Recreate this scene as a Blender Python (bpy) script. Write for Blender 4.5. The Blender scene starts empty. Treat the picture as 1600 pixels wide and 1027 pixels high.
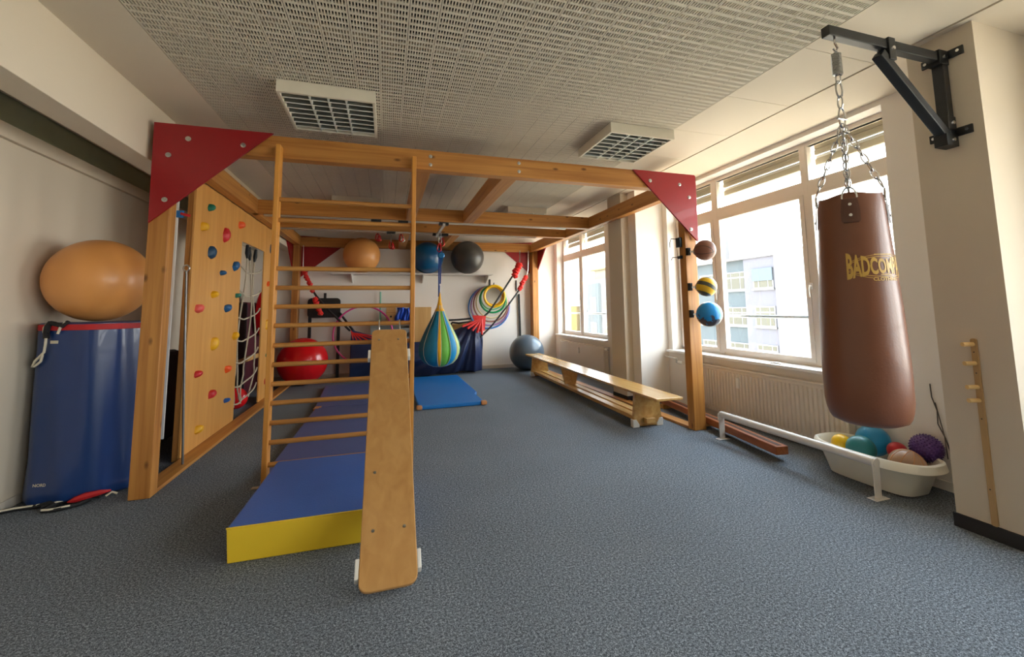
import bpy, bmesh, math, random
from mathutils import Vector, Matrix

random.seed(7)
PI = math.pi
sc = bpy.context.scene
COL = sc.collection

# ------------------------------------------------------------------ camera
W, H = 1600, 1027
YAW, PITCH, ROLL = 0.30889, 0.10123, -0.01462
FPX, CX, CY = 672.74, 818.34, 412.84
CAM_Z = 1.45
def cam_matrix():
    ca, sa = math.cos(YAW), math.sin(YAW)
    cb, sb = math.cos(PITCH), math.sin(PITCH)
    cc, sn = math.cos(ROLL), math.sin(ROLL)
    Yw = Matrix(((ca, -sa, 0), (sa, ca, 0), (0, 0, 1)))
    P = Matrix(((1, 0, 0), (0, cb, sb), (0, -sb, cb)))
    B = Matrix(((1, 0, 0), (0, 0, -1), (0, 1, 0)))
    L = Matrix(((cc, -sn, 0), (sn, cc, 0), (0, 0, 1)))
    return L @ B @ P @ Yw
M = cam_matrix()
cam = bpy.data.cameras.new('camera')
cam.sensor_fit = 'HORIZONTAL'
cam.sensor_width = 36
cam.lens = FPX * 36 / W
cam.shift_x = (W / 2 - CX) / W
cam.shift_y = (CY - H / 2) / W
cam.clip_end = 500
cam_o = bpy.data.objects.new('camera', cam)
COL.objects.link(cam_o)
cm = Matrix.Identity(4)
for i in range(3):
    cm[i][0] = M[0][i]; cm[i][1] = -M[1][i]; cm[i][2] = -M[2][i]
cm[2][3] = CAM_Z
cam_o.matrix_world = cm
sc.camera = cam_o

# ------------------------------------------------------------------ light
SKY = 4.6
world = bpy.data.worlds.new('sky'); sc.world = world
world.use_nodes = True
wn = world.node_tree; wn.nodes.clear()
w_out = wn.nodes.new('ShaderNodeOutputWorld')
w_bg = wn.nodes.new('ShaderNodeBackground')
w_tc = wn.nodes.new('ShaderNodeTexCoord')
w_sep = wn.nodes.new('ShaderNodeSeparateXYZ')
w_rp = wn.nodes.new('ShaderNodeValToRGB')
w_rp.color_ramp.elements[0].position = 0.0
w_rp.color_ramp.elements[0].color = (1.0, 0.98, 0.94, 1)
w_rp.color_ramp.elements[1].position = 0.9
w_rp.color_ramp.elements[1].color = (0.62, 0.80, 1.0, 1)
wn.links.new(w_tc.outputs['Generated'], w_sep.inputs[0])
wn.links.new(w_sep.outputs['Z'], w_rp.inputs[0])
wn.links.new(w_rp.outputs[0], w_bg.inputs['Color'])
w_bg.inputs['Strength'].default_value = SKY
wn.links.new(w_bg.outputs[0], w_out.inputs[0])

sun = bpy.data.lights.new('sun', 'SUN')
sun.energy = 11.0; sun.angle = math.radians(0.6); sun.color = (1.0, 0.93, 0.82)
sun_o = bpy.data.objects.new('sun', sun); COL.objects.link(sun_o)
sun_o.rotation_euler = Vector((0.10, 0.62, -0.78)).to_track_quat('-Z', 'Y').to_euler()
sun_o.location = (0, 0, 20)

def portal(y0, y1, z0, z1, x):
    l = bpy.data.lights.new('window_portal', 'AREA')
    l.shape = 'RECTANGLE'; l.size = z1 - z0; l.size_y = y1 - y0
    l.cycles.is_portal = True
    o = bpy.data.objects.new('window_portal', l); COL.objects.link(o)
    o.location = (x, (y0 + y1) / 2, (z0 + z1) / 2)
    o.rotation_euler = Vector((-1, 0, 0)).to_track_quat('-Z', 'Y').to_euler()
    o.rotation_euler = (0, PI / 2, 0)
portal(2.5, 5.6, 0.8, 3.2, 4.42)
portal(7.6, 10.2, 0.8, 3.2, 4.42)
portal(-2.6, 1.2, 0.8, 3.2, 4.42)
portal(-6.6, -3.2, 0.8, 3.2, 4.42)

vs = sc.view_settings
vs.view_transform = 'Standard'; vs.look = 'None'; vs.gamma = 1.0
vs.use_curve_mapping = False
vs.exposure = 1.58
sc.cycles.max_bounces = 10
sc.cycles.diffuse_bounces = 6
sc.cycles.transparent_max_bounces = 24
sc.cycles.sample_clamp_indirect = 6.0
sc.cycles.use_denoising = True

# ------------------------------------------------------------------ materials
def srgb(r, g, b):
    def f(c):
        c /= 255.0
        return c / 12.92 if c <= 0.04045 else ((c + 0.055) / 1.055) ** 2.4
    return (f(r), f(g), f(b), 1)
def new_mat(name):
    m = bpy.data.materials.new(name); m.use_nodes = True
    nt = m.node_tree
    return m, nt, nt.nodes['Principled BSDF']
def plain(name, rgb, rough=0.5, metal=0.0, var=0.06, scale=8.0, bump=0.0, bscale=60.0, coat=0.0, stretch=(1, 1, 1), spec=0.5):
    m, nt, b = new_mat(name)
    tc = nt.nodes.new('ShaderNodeTexCoord')
    mp = nt.nodes.new('ShaderNodeMapping'); mp.inputs['Scale'].default_value = stretch
    nz = nt.nodes.new('ShaderNodeTexNoise'); nz.inputs['Scale'].default_value = scale; nz.inputs['Detail'].default_value = 3
    mx = nt.nodes.new('ShaderNodeMixRGB')
    c = srgb(*rgb)
    mx.inputs[1].default_value = tuple(max(0, x * (1 - var)) for x in c[:3]) + (1,)
    mx.inputs[2].default_value = tuple(min(1, x * (1 + var)) for x in c[:3]) + (1,)
    nt.links.new(tc.outputs['Object'], mp.inputs[0]); nt.links.new(mp.outputs[0], nz.inputs['Vector'])
    nt.links.new(nz.outputs['Fac'], mx.inputs[0]); nt.links.new(mx.outputs[0], b.inputs['Base Color'])
    b.inputs['Roughness'].default_value = rough; b.inputs['Metallic'].default_value = metal
    b.inputs['Coat Weight'].default_value = coat
    b.inputs['Specular IOR Level'].default_value = spec
    if bump > 0:
        n2 = nt.nodes.new('ShaderNodeTexNoise'); n2.inputs['Scale'].default_value = bscale; n2.inputs['Detail'].default_value = 2
        bp = nt.nodes.new('ShaderNodeBump'); bp.inputs['Strength'].default_value = bump; bp.inputs['Distance'].default_value = 0.01
        nt.links.new(mp.outputs[0], n2.inputs['Vector'])
        nt.links.new(n2.outputs['Fac'], bp.inputs['Height']); nt.links.new(bp.outputs[0], b.inputs['Normal'])
    return m
def wood(name, light, dark, axis, rough=0.45, knots=True, grain=1.0, coat=0.0):
    m, nt, b = new_mat(name)
    tc = nt.nodes.new('ShaderNodeTexCoord')
    oi = nt.nodes.new('ShaderNodeObjectInfo')
    ad = nt.nodes.new('ShaderNodeVectorMath'); ad.operation = 'ADD'
    ml = nt.nodes.new('ShaderNodeMath'); ml.operation = 'MULTIPLY'; ml.inputs[1].default_value = 37.0
    nt.links.new(oi.outputs['Random'], ml.inputs[0])
    nt.links.new(tc.outputs['Object'], ad.inputs[0]); nt.links.new(ml.outputs[0], ad.inputs[1])
    s = [22.0 * grain] * 3; s[axis] = 0.9
    mp = nt.nodes.new('ShaderNodeMapping'); mp.inputs['Scale'].default_value = s
    nz = nt.nodes.new('ShaderNodeTexNoise'); nz.inputs['Scale'].default_value = 1.0; nz.inputs['Detail'].default_value = 4; nz.inputs['Distortion'].default_value = 0.6
    rp = nt.nodes.new('ShaderNodeValToRGB')
    rp.color_ramp.elements[0].position = 0.3; rp.color_ramp.elements[0].color = srgb(*dark)
    rp.color_ramp.elements[1].position = 0.68; rp.color_ramp.elements[1].color = srgb(*light)
    nt.links.new(ad.outputs[0], mp.inputs[0]); nt.links.new(mp.outputs[0], nz.inputs['Vector'])
    nt.links.new(nz.outputs['Fac'], rp.inputs[0])
    out = rp.outputs[0]
    if knots:
        s2 = [7.0] * 3; s2[axis] = 3.2
        mp2 = nt.nodes.new('ShaderNodeMapping'); mp2.inputs['Scale'].default_value = s2
        vo = nt.nodes.new('ShaderNodeTexVoronoi'); vo.inputs['Scale'].default_value = 1.0
        rk = nt.nodes.new('ShaderNodeValToRGB')
        rk.color_ramp.elements[0].position = 0.05; rk.color_ramp.elements[0].color = (1, 1, 1, 1)
        rk.color_ramp.elements[1].position = 0.14; rk.color_ramp.elements[1].color = (0, 0, 0, 1)
        mx = nt.nodes.new('ShaderNodeMixRGB'); mx.inputs[2].default_value = srgb(82, 42, 14)
        sb = nt.nodes.new('ShaderNodeMath'); sb.operation = 'MULTIPLY'; sb.inputs[1].default_value = 0.8
        nt.links.new(ad.outputs[0], mp2.inputs[0]); nt.links.new(mp2.outputs[0], vo.inputs['Vector'])
        nt.links.new(vo.outputs['Distance'], rk.inputs[0]); nt.links.new(rk.outputs[0], sb.inputs[0])
        nt.links.new(sb.outputs[0], mx.inputs[0]); nt.links.new(out, mx.inputs[1])
        out = mx.outputs[0]
    nt.links.new(out, b.inputs['Base Color'])
    b.inputs['Roughness'].default_value = rough
    b.inputs['Coat Weight'].default_value = coat
    bp = nt.nodes.new('ShaderNodeBump'); bp.inputs['Strength'].default_value = 0.08; bp.inputs['Distance'].default_value = 0.005
    nt.links.new(nz.outputs['Fac'], bp.inputs['Height']); nt.links.new(bp.outputs[0], b.inputs['Normal'])
    return m
PINE_L, PINE_D = (196, 138, 68), (164, 105, 46)
pine = [wood('pine_' + 'xyz'[a], PINE_L, PINE_D, a, knots=True) for a in range(3)]
ply = wood('birch_plywood', (216, 160, 88), (202, 143, 72), 2, rough=0.4, knots=False, grain=0.5)
board_w = wood('slide_plywood', (196, 150, 92), (180, 132, 76), 1, rough=0.35, knots=False, grain=0.6)
bench_w = wood('bench_beech', (214, 172, 104), (190, 142, 78), 1, rough=0.22, knots=False, grain=0.8, coat=0.3)
rail_w = wood('ladder_wood', (214, 150, 66), (188, 122, 48), 2, rough=0.4, knots=False)
rung_w = wood('rung_wood', (196, 142, 74), (168, 112, 52), 0, rough=0.4, knots=False)
brown_w = wood('brown_beam_wood', (168, 98, 54), (136, 74, 38), 1, rough=0.4, knots=False)
box_w = wood('light_plywood', (222, 178, 112), (206, 158, 92), 2, rough=0.5, knots=False, grain=0.4)
wall_m = plain('wall_plaster', (214, 202, 183), 0.85, var=0.02, scale=2.0, bump=0.05, bscale=120)
white_m = plain('white_plaster', (236, 231, 224), 0.8, var=0.015, scale=2.0, bump=0.04, bscale=120)
ceil_m = plain('ceiling_white', (222, 211, 193), 0.8, var=0.015, scale=1.5)
perf_m = plain('ceiling_perforated', (214, 206, 190), 0.75, var=0.03, scale=3.0)
groove_m = plain('groove_dark', (96, 88, 78), 0.9)
plenum_m = plain('plenum_felt', (40, 36, 32), 0.95, var=0.3)
batten_m = plain('ceiling_batten_wood', (150, 134, 112), 0.9, var=0.1)
cell_shade_m = plain('lamp_cell_shade', (150, 154, 150), 0.6)  # grey puts the shade inside the louvre cells into the colour
frame_m = plain('window_frame_white', (226, 216, 204), 0.35, var=0.01)
sill_m = plain('window_sill_white', (240, 240, 238), 0.3, var=0.01)
skirt_dark = plain('skirting_dark', (42, 42, 46), 0.8)
skirt_lite = plain('skirting_light', (206, 196, 182), 0.6)
red_board = plain('red_board', (146, 10, 22), 0.38, var=0.08, scale=14.0, stretch=(1, 1, 8), coat=0.1)
metal = plain('zinc_metal', (190, 190, 188), 0.3, metal=1.0)
chrome = plain('chrome', (210, 210, 212), 0.16, metal=1.0)
track_m = plain('aluminium_track', (196, 192, 186), 0.35, metal=0.8)
black_m = plain('black_steel', (26, 29, 31), 0.42, var=0.15)
black_p = plain('black_plastic', (20, 21, 24), 0.5, var=0.2)
white_p = plain('white_plastic', (232, 230, 224), 0.35, var=0.02)
rail_white = plain('white_enamel', (226, 222, 218), 0.25, var=0.02)
rad_m = plain('radiator_enamel', (222, 212, 198), 0.35, var=0.02)
def ball_mat(n, rgb, rough=0.35, **k):
    return plain(n, rgb, rough, var=k.pop('var', 0.04), scale=4.0, coat=k.pop('coat', 0.15), **k)
orange_ball = ball_mat('ball_peach', (222, 154, 84), 0.42)
blue_dark_ball = ball_mat('ball_petrol', (10, 84, 132), 0.3)
grey_ball = ball_mat('ball_anthracite', (58, 57, 56), 0.4)
slate_ball = ball_mat('ball_slate', (84, 98, 110), 0.3)
red_ball = ball_mat('ball_red', (214, 20, 28), 0.22)
mat_blue = plain('mat_blue_vinyl', (56, 98, 176), 0.45, var=0.12, scale=3.0, bump=0.15, bscale=120)
mat_violet = plain('mat_violet_blue', (72, 86, 136), 0.5, var=0.08, scale=3.0, bump=0.1, bscale=150)
mat_yellow = plain('mat_yellow_vinyl', (232, 196, 48), 0.42, var=0.06, scale=3.0)
mat_bright = plain('mat_bright_blue', (10, 110, 186), 0.45, var=0.05, scale=3.0, bump=0.08, bscale=200)
leather = plain('corner_leather', (190, 130, 78), 0.6, var=0.15, scale=30)
roll_blue = plain('roll_navy_vinyl', (26, 56, 112), 0.3, var=0.12, scale=2.0, bump=0.12, bscale=14, coat=0.2)
red_strap = plain('red_webbing', (190, 30, 34), 0.6)
black_strap = plain('black_webbing', (26, 26, 28), 0.7)
cream_strap = plain('cream_webbing', (214, 206, 186), 0.8)
navy_cloth = plain('navy_cloth', (30, 44, 82), 0.5, var=0.25, scale=3.0, bump=0.2, bscale=30)
maroon = plain('maroon_fabric', (82, 20, 36), 0.7, var=0.2)
rope_m = plain('net_rope', (186, 172, 150), 0.8, var=0.15, scale=60)
bag_m = plain('bag_leather', (122, 74, 51), 0.36, var=0.10, scale=5.0, bump=0.06, bscale=90, coat=0.1)
bag_patch = plain('bag_patch_leather', (96, 60, 46), 0.42, var=0.1)
gold = plain('gold_print', (214, 172, 84), 0.45, var=0.05)
dark_glass = plain('dark_green_glass', (168, 178, 152), 0.15, var=0.1)
tub_m = plain('tub_plastic', (232, 228, 214), 0.3, var=0.02)
shelf_m = plain('shelf_grey_white', (214, 210, 204), 0.4)
louvre_m = plain('louvre_grey', (214, 218, 214), 0.4)
blade_m = plain('blade_aluminium', (150, 156, 152), 0.32, metal=0.9)
lamp_m = plain('lamp_housing', (222, 216, 200), 0.5)
tube_m = plain('lamp_tube_glass', (220, 220, 214), 0.2)
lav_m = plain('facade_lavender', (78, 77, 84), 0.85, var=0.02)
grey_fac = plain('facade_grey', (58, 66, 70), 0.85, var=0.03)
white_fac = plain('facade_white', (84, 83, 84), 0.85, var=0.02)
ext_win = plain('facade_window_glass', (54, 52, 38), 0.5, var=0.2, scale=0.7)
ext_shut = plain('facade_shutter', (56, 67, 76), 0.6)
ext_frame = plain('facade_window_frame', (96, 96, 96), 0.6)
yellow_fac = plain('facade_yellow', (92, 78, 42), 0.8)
ground_m = plain('street_ground', (176, 162, 140), 0.95, var=0.15, scale=0.1)
shutter_box = plain('roller_shutter_beige', (176, 164, 140), 0.6, var=0.06, stretch=(1, 0.2, 30))
mast_m = plain('mast_grey', (150, 146, 136), 0.7)
def glass_mat():
    m = bpy.data.materials.new('window_glass'); m.use_nodes = True
    nt = m.node_tree; nt.nodes.clear()
    o = nt.nodes.new('ShaderNodeOutputMaterial'); t = nt.nodes.new('ShaderNodeBsdfTransparent')
    t.inputs[0].default_value = (0.97, 0.985, 0.98, 1)
    g = nt.nodes.new('ShaderNodeBsdfGlossy'); g.inputs['Roughness'].default_value = 0.02
    lw = nt.nodes.new('ShaderNodeLayerWeight'); lw.inputs['Blend'].default_value = 0.5
    pw = nt.nodes.new('ShaderNodeMath'); pw.operation = 'POWER'; pw.inputs[1].default_value = 5.0; nt.links.new(lw.outputs['Facing'], pw.inputs[0])
    fr = nt.nodes.new('ShaderNodeMath'); fr.operation = 'MULTIPLY_ADD'; fr.inputs[1].default_value = 0.6; fr.inputs[2].default_value = 0.025; nt.links.new(pw.outputs[0], fr.inputs[0])
    mx = nt.nodes.new('ShaderNodeMixShader')
    nt.links.new(fr.outputs[0], mx.inputs[0]); nt.links.new(t.outputs[0], mx.inputs[1]); nt.links.new(g.outputs[0], mx.inputs[2])
    nt.links.new(mx.outputs[0], o.inputs[0])
    return m
glass = glass_mat()
def clear_mat():
    m = bpy.data.materials.new('clear_plastic'); m.use_nodes = True
    nt = m.node_tree; nt.nodes.clear()
    o = nt.nodes.new('ShaderNodeOutputMaterial'); t = nt.nodes.new('ShaderNodeBsdfTransparent')
    t.inputs[0].default_value = (0.86, 0.88, 0.87, 1)
    g = nt.nodes.new('ShaderNodeBsdfPrincipled'); g.inputs['Base Color'].default_value = (0.6, 0.62, 0.6, 1); g.inputs['Roughness'].default_value = 0.2
    mx = nt.nodes.new('ShaderNodeMixShader'); mx.inputs[0].default_value = 0.45
    nt.links.new(t.outputs[0], mx.inputs[1]); nt.links.new(g.outputs[0], mx.inputs[2]); nt.links.new(mx.outputs[0], o.inputs[0])
    return m
clear_p = clear_mat()
def carpet_mat():
    m, nt, b = new_mat('carpet_grey_fleck')
    tc = nt.nodes.new('ShaderNodeTexCoord')
    n1 = nt.nodes.new('ShaderNodeTexNoise'); n1.inputs['Scale'].default_value = 190; n1.inputs['Detail'].default_value = 4; n1.inputs['Roughness'].default_value = 0.7
    mp = nt.nodes.new('ShaderNodeMapping'); mp.inputs['Rotation'].default_value = (0, 0, 0.5); mp.inputs['Scale'].default_value = (1, 1.0, 1)
    rp = nt.nodes.new('ShaderNodeValToRGB')
    e = rp.color_ramp.elements
    e[0].position = 0.40; e[0].color = srgb(52, 56, 61)
    e[1].position = 0.635; e[1].color = srgb(192, 202, 212)
    k = e.new(0.52); k.color = srgb(118, 126, 135)
    n2 = nt.nodes.new('ShaderNodeTexNoise'); n2.inputs['Scale'].default_value = 1.3
    mx = nt.nodes.new('ShaderNodeMixRGB'); mx.blend_type = 'MULTIPLY'; mx.inputs[0].default_value = 0.25
    n3 = nt.nodes.new('ShaderNodeTexNoise'); n3.inputs['Scale'].default_value = 80; n3.inputs['Detail'].default_value = 2
    m3 = nt.nodes.new('ShaderNodeMixRGB'); m3.inputs[0].default_value = 0.30
    nt.links.new(tc.outputs['Object'], n3.inputs['Vector']); nt.links.new(n3.outputs['Fac'], m3.inputs[2]); nt.links.new(n1.outputs['Fac'], m3.inputs[1])
    nt.links.new(tc.outputs['Object'], mp.inputs[0])
    nt.links.new(mp.outputs[0], n1.inputs['Vector']); nt.links.new(tc.outputs['Object'], n2.inputs['Vector'])
    nt.links.new(m3.outputs[0], rp.inputs[0]); nt.links.new(rp.outputs[0], mx.inputs[1]); nt.links.new(n2.outputs['Fac'], mx.inputs[2])
    nt.links.new(mx.outputs[0], b.inputs['Base Color'])
    b.inputs['Roughness'].default_value = 0.97; b.inputs['Specular IOR Level'].default_value = 0.1
    bp = nt.nodes.new('ShaderNodeBump'); bp.inputs['Strength'].default_value = 0.35; bp.inputs['Distance'].default_value = 0.004
    nt.links.new(n1.outputs['Fac'], bp.inputs['Height']); nt.links.new(bp.outputs[0], b.inputs['Normal'])
    return m
carpet = carpet_mat()
def basketball_mat():
    m, nt, b = new_mat('basketball_leather')
    tc = nt.nodes.new('ShaderNodeTexCoord'); sp = nt.nodes.new('ShaderNodeSeparateXYZ')
    nt.links.new(tc.outputs['Object'], sp.inputs[0])
    def near0(sock, w):
        a = nt.nodes.new('ShaderNodeMath'); a.operation = 'ABSOLUTE'; nt.links.new(sock, a.inputs[0])
        l = nt.nodes.new('ShaderNodeMath'); l.operation = 'LESS_THAN'; l.inputs[1].default_value = w; nt.links.new(a.outputs[0], l.inputs[0])
        return l.outputs[0]
    def comb(a, op, c):
        q = nt.nodes.new('ShaderNodeMath'); q.operation = op
        for i, v in enumerate((a, c)):
            if isinstance(v, float): q.inputs[i].default_value = v
            else: nt.links.new(v, q.inputs[i])
        return q.outputs[0]
    x2 = comb(sp.outputs['X'], 'MULTIPLY', sp.outputs['X']); z2 = comb(sp.outputs['Z'], 'MULTIPLY', sp.outputs['Z'])
    e1 = near0(comb(comb(x2, 'SUBTRACT', comb(z2, 'MULTIPLY', 0.55)), 'SUBTRACT', 0.0030), 0.0005)
    g = comb(comb(near0(sp.outputs['X'], 0.003), 'MAXIMUM', near0(sp.outputs['Z'], 0.003)), 'MAXIMUM', e1)
    mx = nt.nodes.new('ShaderNodeMixRGB'); mx.inputs[1].default_value = srgb(122, 76, 58); mx.inputs[2].default_value = srgb(24, 20, 20)
    nt.links.new(g, mx.inputs[0]); nt.links.new(mx.outputs[0], b.inputs['Base Color'])
    b.inputs['Roughness'].default_value = 0.45
    return m
def volleyball_mat():
    m, nt, b = new_mat('volleyball_yellow_grey')
    tc = nt.nodes.new('ShaderNodeTexCoord')
    wv = nt.nodes.new('ShaderNodeTexWave'); wv.bands_direction = 'Z'; wv.inputs['Scale'].default_value = 3.4; wv.inputs['Distortion'].default_value = 3.0; wv.inputs['Detail'].default_value = 0.0; wv.inputs['Detail Scale'].default_value = 1.0
    rp = nt.nodes.new('ShaderNodeValToRGB'); rp.color_ramp.interpolation = 'CONSTANT'
    e = rp.color_ramp.elements; e[0].position = 0; e[0].color = srgb(70, 72, 68); e[1].position = 0.36; e[1].color = srgb(222, 176, 30)
    k = e.new(0.32); k.color = srgb(30, 30, 30)
    nt.links.new(tc.outputs['Object'], wv.inputs['Vector']); nt.links.new(wv.outputs['Fac'], rp.inputs[0]); nt.links.new(rp.outputs[0], b.inputs['Base Color'])
    b.inputs['Roughness'].default_value = 0.4
    return m
def blue_grey_mat():
    m, nt, b = new_mat('blue_grey_rubber')
    tc = nt.nodes.new('ShaderNodeTexCoord'); nz = nt.nodes.new('ShaderNodeTexNoise'); nz.inputs['Scale'].default_value = 17; nz.inputs['Detail'].default_value = 5
    sp = nt.nodes.new('ShaderNodeSeparateXYZ'); nt.links.new(tc.outputs['Object'], sp.inputs[0])
    md = nt.nodes.new('ShaderNodeMath'); md.operation = 'MULTIPLY_ADD'; md.inputs[1].default_value = -3.2; nt.links.new(sp.outputs['Z'], md.inputs[0]); nt.links.new(nz.outputs['Fac'], md.inputs[2])
    rp = nt.nodes.new('ShaderNodeValToRGB'); rp.color_ramp.elements[0].position = 0.62; rp.color_ramp.elements[0].color = srgb(24, 140, 214); rp.color_ramp.elements[1].position = 0.68; rp.color_ramp.elements[1].color = srgb(60, 62, 76)  # blue above, dark grey towards the bottom, with a ragged edge
    nt.links.new(tc.outputs['Object'], nz.inputs['Vector']); nt.links.new(md.outputs[0], rp.inputs[0]); nt.links.new(rp.outputs[0], b.inputs['Base Color'])
    b.inputs['Roughness'].default_value = 0.25
    return m

# ------------------------------------------------------------------ geometry
class G:
    def __init__(s): s.v = []; s.f = []
    def add(s, vs, fs):
        n = len(s.v); s.v += [tuple(v) for v in vs]; s.f += [tuple(i + n for i in f) for f in fs]; return s
    def box(s, x0, x1, y0, y1, z0, z1):
        x0, x1 = min(x0, x1), max(x0, x1); y0, y1 = min(y0, y1), max(y0, y1); z0, z1 = min(z0, z1), max(z0, z1)
        return s.add([(x0, y0, z0), (x1, y0, z0), (x1, y1, z0), (x0, y1, z0), (x0, y0, z1), (x1, y0, z1), (x1, y1, z1), (x0, y1, z1)],
                     [(3, 2, 1, 0), (4, 5, 6, 7), (0, 1, 5, 4), (1, 2, 6, 5), (2, 3, 7, 6), (3, 0, 4, 7)])
    def bar(s, p, q, w, h, up=(0, 0, 1)):
        p, q = Vector(p), Vector(q); d = (q - p).normalized(); u = Vector(up)
        a = d.cross(u)
        if a.length < 1e-4: a = d.cross(Vector((0, 1, 0)))
        a.normalize(); b = a.cross(d).normalized()
        a *= w / 2; b *= h / 2
        vs = [p - a - b, p + a - b, p + a + b, p - a + b, q - a - b, q + a - b, q + a + b, q - a + b]
        return s.add(vs, [(3, 2, 1, 0), (4, 5, 6, 7), (0, 1, 5, 4), (1, 2, 6, 5), (2, 3, 7, 6), (3, 0, 4, 7)])
    def prism(s, pts, o, u, v, n, t):
        """polygon pts in the (u,v) plane through o, extruded t along n"""
        o, u, v, n = Vector(o), Vector(u), Vector(v), Vector(n)
        k = len(pts)
        a = [o + u * p + v * q for p, q in pts]; b = [x + n * t for x in a]
        fs = [tuple(range(k - 1, -1, -1)), tuple(range(k, 2 * k))] + [(i, (i + 1) % k, k + (i + 1) % k, k + i) for i in range(k)]
        return s.add(a + b, fs)
    def tube(s, path, r, n=8, closed=False, caps=True):
        path = [Vector(p) for p in path]; m = len(path); vs = []
        prev = None
        for i, p in enumerate(path):
            if closed: d = path[(i + 1) % m] - path[i - 1]
            else: d = path[min(i + 1, m - 1)] - path[max(i - 1, 0)]
            d.normalize()
            if prev is None:
                a = d.cross(Vector((0, 0, 1)))
                if a.length < 1e-3: a = d.cross(Vector((0, 1, 0)))
            else: a = prev - d * prev.dot(d)
            a.normalize(); prev = a; b = d.cross(a)
            rr = r[i] if isinstance(r, (list, tuple)) else r
            vs += [p + (a * math.cos(2 * PI * k / n) + b * math.sin(2 * PI * k / n)) * rr for k in range(n)]
        fs = []
        for i in range(m if closed else m - 1):
            j = (i + 1) % m
            fs += [(i * n + k, i * n + (k + 1) % n, j * n + (k + 1) % n, j * n + k) for k in range(n)]
        if caps and not closed: fs += [tuple(range(n - 1, -1, -1)), tuple(range((m - 1) * n, m * n))]
        return s.add(vs, fs)
    def lathe(s, prof, c, n=32, a0=0.0, a1=2 * PI, axis='Z'):
        full = abs(a1 - a0 - 2 * PI) < 1e-6; cols = n if full else n + 1
        vs = []
        for r, z in prof:
            for k in range(cols):
                a = a0 + (a1 - a0) * k / n
                x, y = r * math.cos(a), r * math.sin(a)
                if axis == 'Z': vs.append((c[0] + x, c[1] + y, c[2] + z))
                elif axis == 'Y': vs.append((c[0] + x, c[1] + z, c[2] + y))
                else: vs.append((c[0] + z, c[1] + x, c[2] + y))
        fs = []
        for i in range(len(prof) - 1):
            for k in range(n):
                k2 = (k + 1) % cols
                fs.append((i * cols + k, i * cols + k2, (i + 1) * cols + k2, (i + 1) * cols + k))
        return s.add(vs, fs)
    def sphere(s, c, r, nu=40, nv=24):
        return s.lathe([(max(1e-5, r * math.sin(PI * i / nv)), -r * math.cos(PI * i / nv)) for i in range(nv + 1)], c, nu)
    def grid(s, fn, nu, nv):
        vs = [fn(i / nu, j / nv) for j in range(nv + 1) for i in range(nu + 1)]
        fs = [(j * (nu + 1) + i, j * (nu + 1) + i + 1, (j + 1) * (nu + 1) + i + 1, (j + 1) * (nu + 1) + i) for j in range(nv) for i in range(nu)]
        return s.add(vs, fs)
    def mesh(s, name, off=(0, 0, 0), smooth=False):
        me = bpy.data.meshes.new(name)
        me.from_pydata([(v[0] - off[0], v[1] - off[1], v[2] - off[2]) for v in s.v], [], s.f)
        bm = bmesh.new(); bm.from_mesh(me)
        bmesh.ops.remove_doubles(bm, verts=bm.verts, dist=1e-6)
        bmesh.ops.recalc_face_normals(bm, faces=bm.faces)
        bm.to_mesh(me); bm.free()
        if smooth:
            me.shade_smooth()
            try: me.set_sharp_from_angle(angle=math.radians(42))
            except Exception: pass
        return me

def origin_of(o):
    p = Vector((0, 0, 0))
    while o is not None: p += o.location; o = o.parent
    return p
def obj(name, g, mat, parent=None, smooth=False, bevel=0.0, label=None, loc=None, mods=None):
    """link one mesh object; g is in world coordinates (parents are unrotated when this is called)"""
    base = origin_of(parent) if parent is not None else Vector((0, 0, 0))
    at = Vector(loc) if loc is not None else base
    me = g.mesh(name, at, smooth)
    me.materials.append(mat)
    o = bpy.data.objects.new(name, me); COL.objects.link(o)
    if parent is not None: o.parent = parent
    o.location = at - base
    if bevel:
        b = o.modifiers.new('bevel', 'BEVEL'); b.width = bevel; b.segments = 2; b.limit_method = 'ANGLE'; b.angle_limit = math.radians(40)
        b.harden_normals = False
    if label: o['label'] = label
    return o
def tag(o, label, cat, group=None):
    o['label'] = label; o['category'] = cat
    if group: o['group'] = group
    return o
def thing(name, label, cat, loc=(0, 0, 0), group=None):
    o = bpy.data.objects.new(name, None); COL.objects.link(o)
    o.location = loc; o.empty_display_size = 0.1
    return tag(o, label, cat, group)
def struct(name, g, mat, parent=None, smooth=False, bevel=0.0):
    o = obj(name, g, mat, parent, smooth, bevel)
    if parent is None: o['kind'] = 'structure'
    return o
def clone(o, parent, loc=None):
    c = o.copy(); COL.objects.link(c); c.parent = parent
    if loc is not None: c.location = loc
    return c

# ------------------------------------------------------------------ the room
XL, XR, YB, YF, ZC = -2.70, 4.15, -7.0, 10.38, 3.25
XW = 4.32                                   # window plane
struct('floor', G().box(XL - 0.2, XW + 0.2, YB - 0.2, YF + 0.2, -0.12, 0.0), carpet)
ceiling = struct('ceiling', G().box(XL - 0.2, XW + 0.5, YB - 0.2, YF + 0.2, ZC + 0.13, ZC + 0.3), ceil_m)
g = G()
g.box(XL - 0.2, XL, YB - 0.2, YF + 0.2, -0.1, 2.83)
g.box(XL - 0.2, XL, YB - 0.2, YF + 0.2, 3.12, ZC + 0.13)
struct('wall_left', g, wall_m)
struct('wall_far', G().box(XL, XW + 0.2, YF, YF + 0.2, -0.1, ZC + 0.13), white_m)
struct('wall_back', G().box(XL, XW + 0.5, YB - 0.2, YB, -0.1, ZC + 0.13), wall_m)
WINS = [(2.52, 5.63), (7.66, 10.20), (-2.5, 1.15), (-6.5, -3.2)]
ys = sorted(WINS)
g = G()
g.box(XR, XW + 0.18, YB, YF, -0.1, 0.765)
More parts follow.
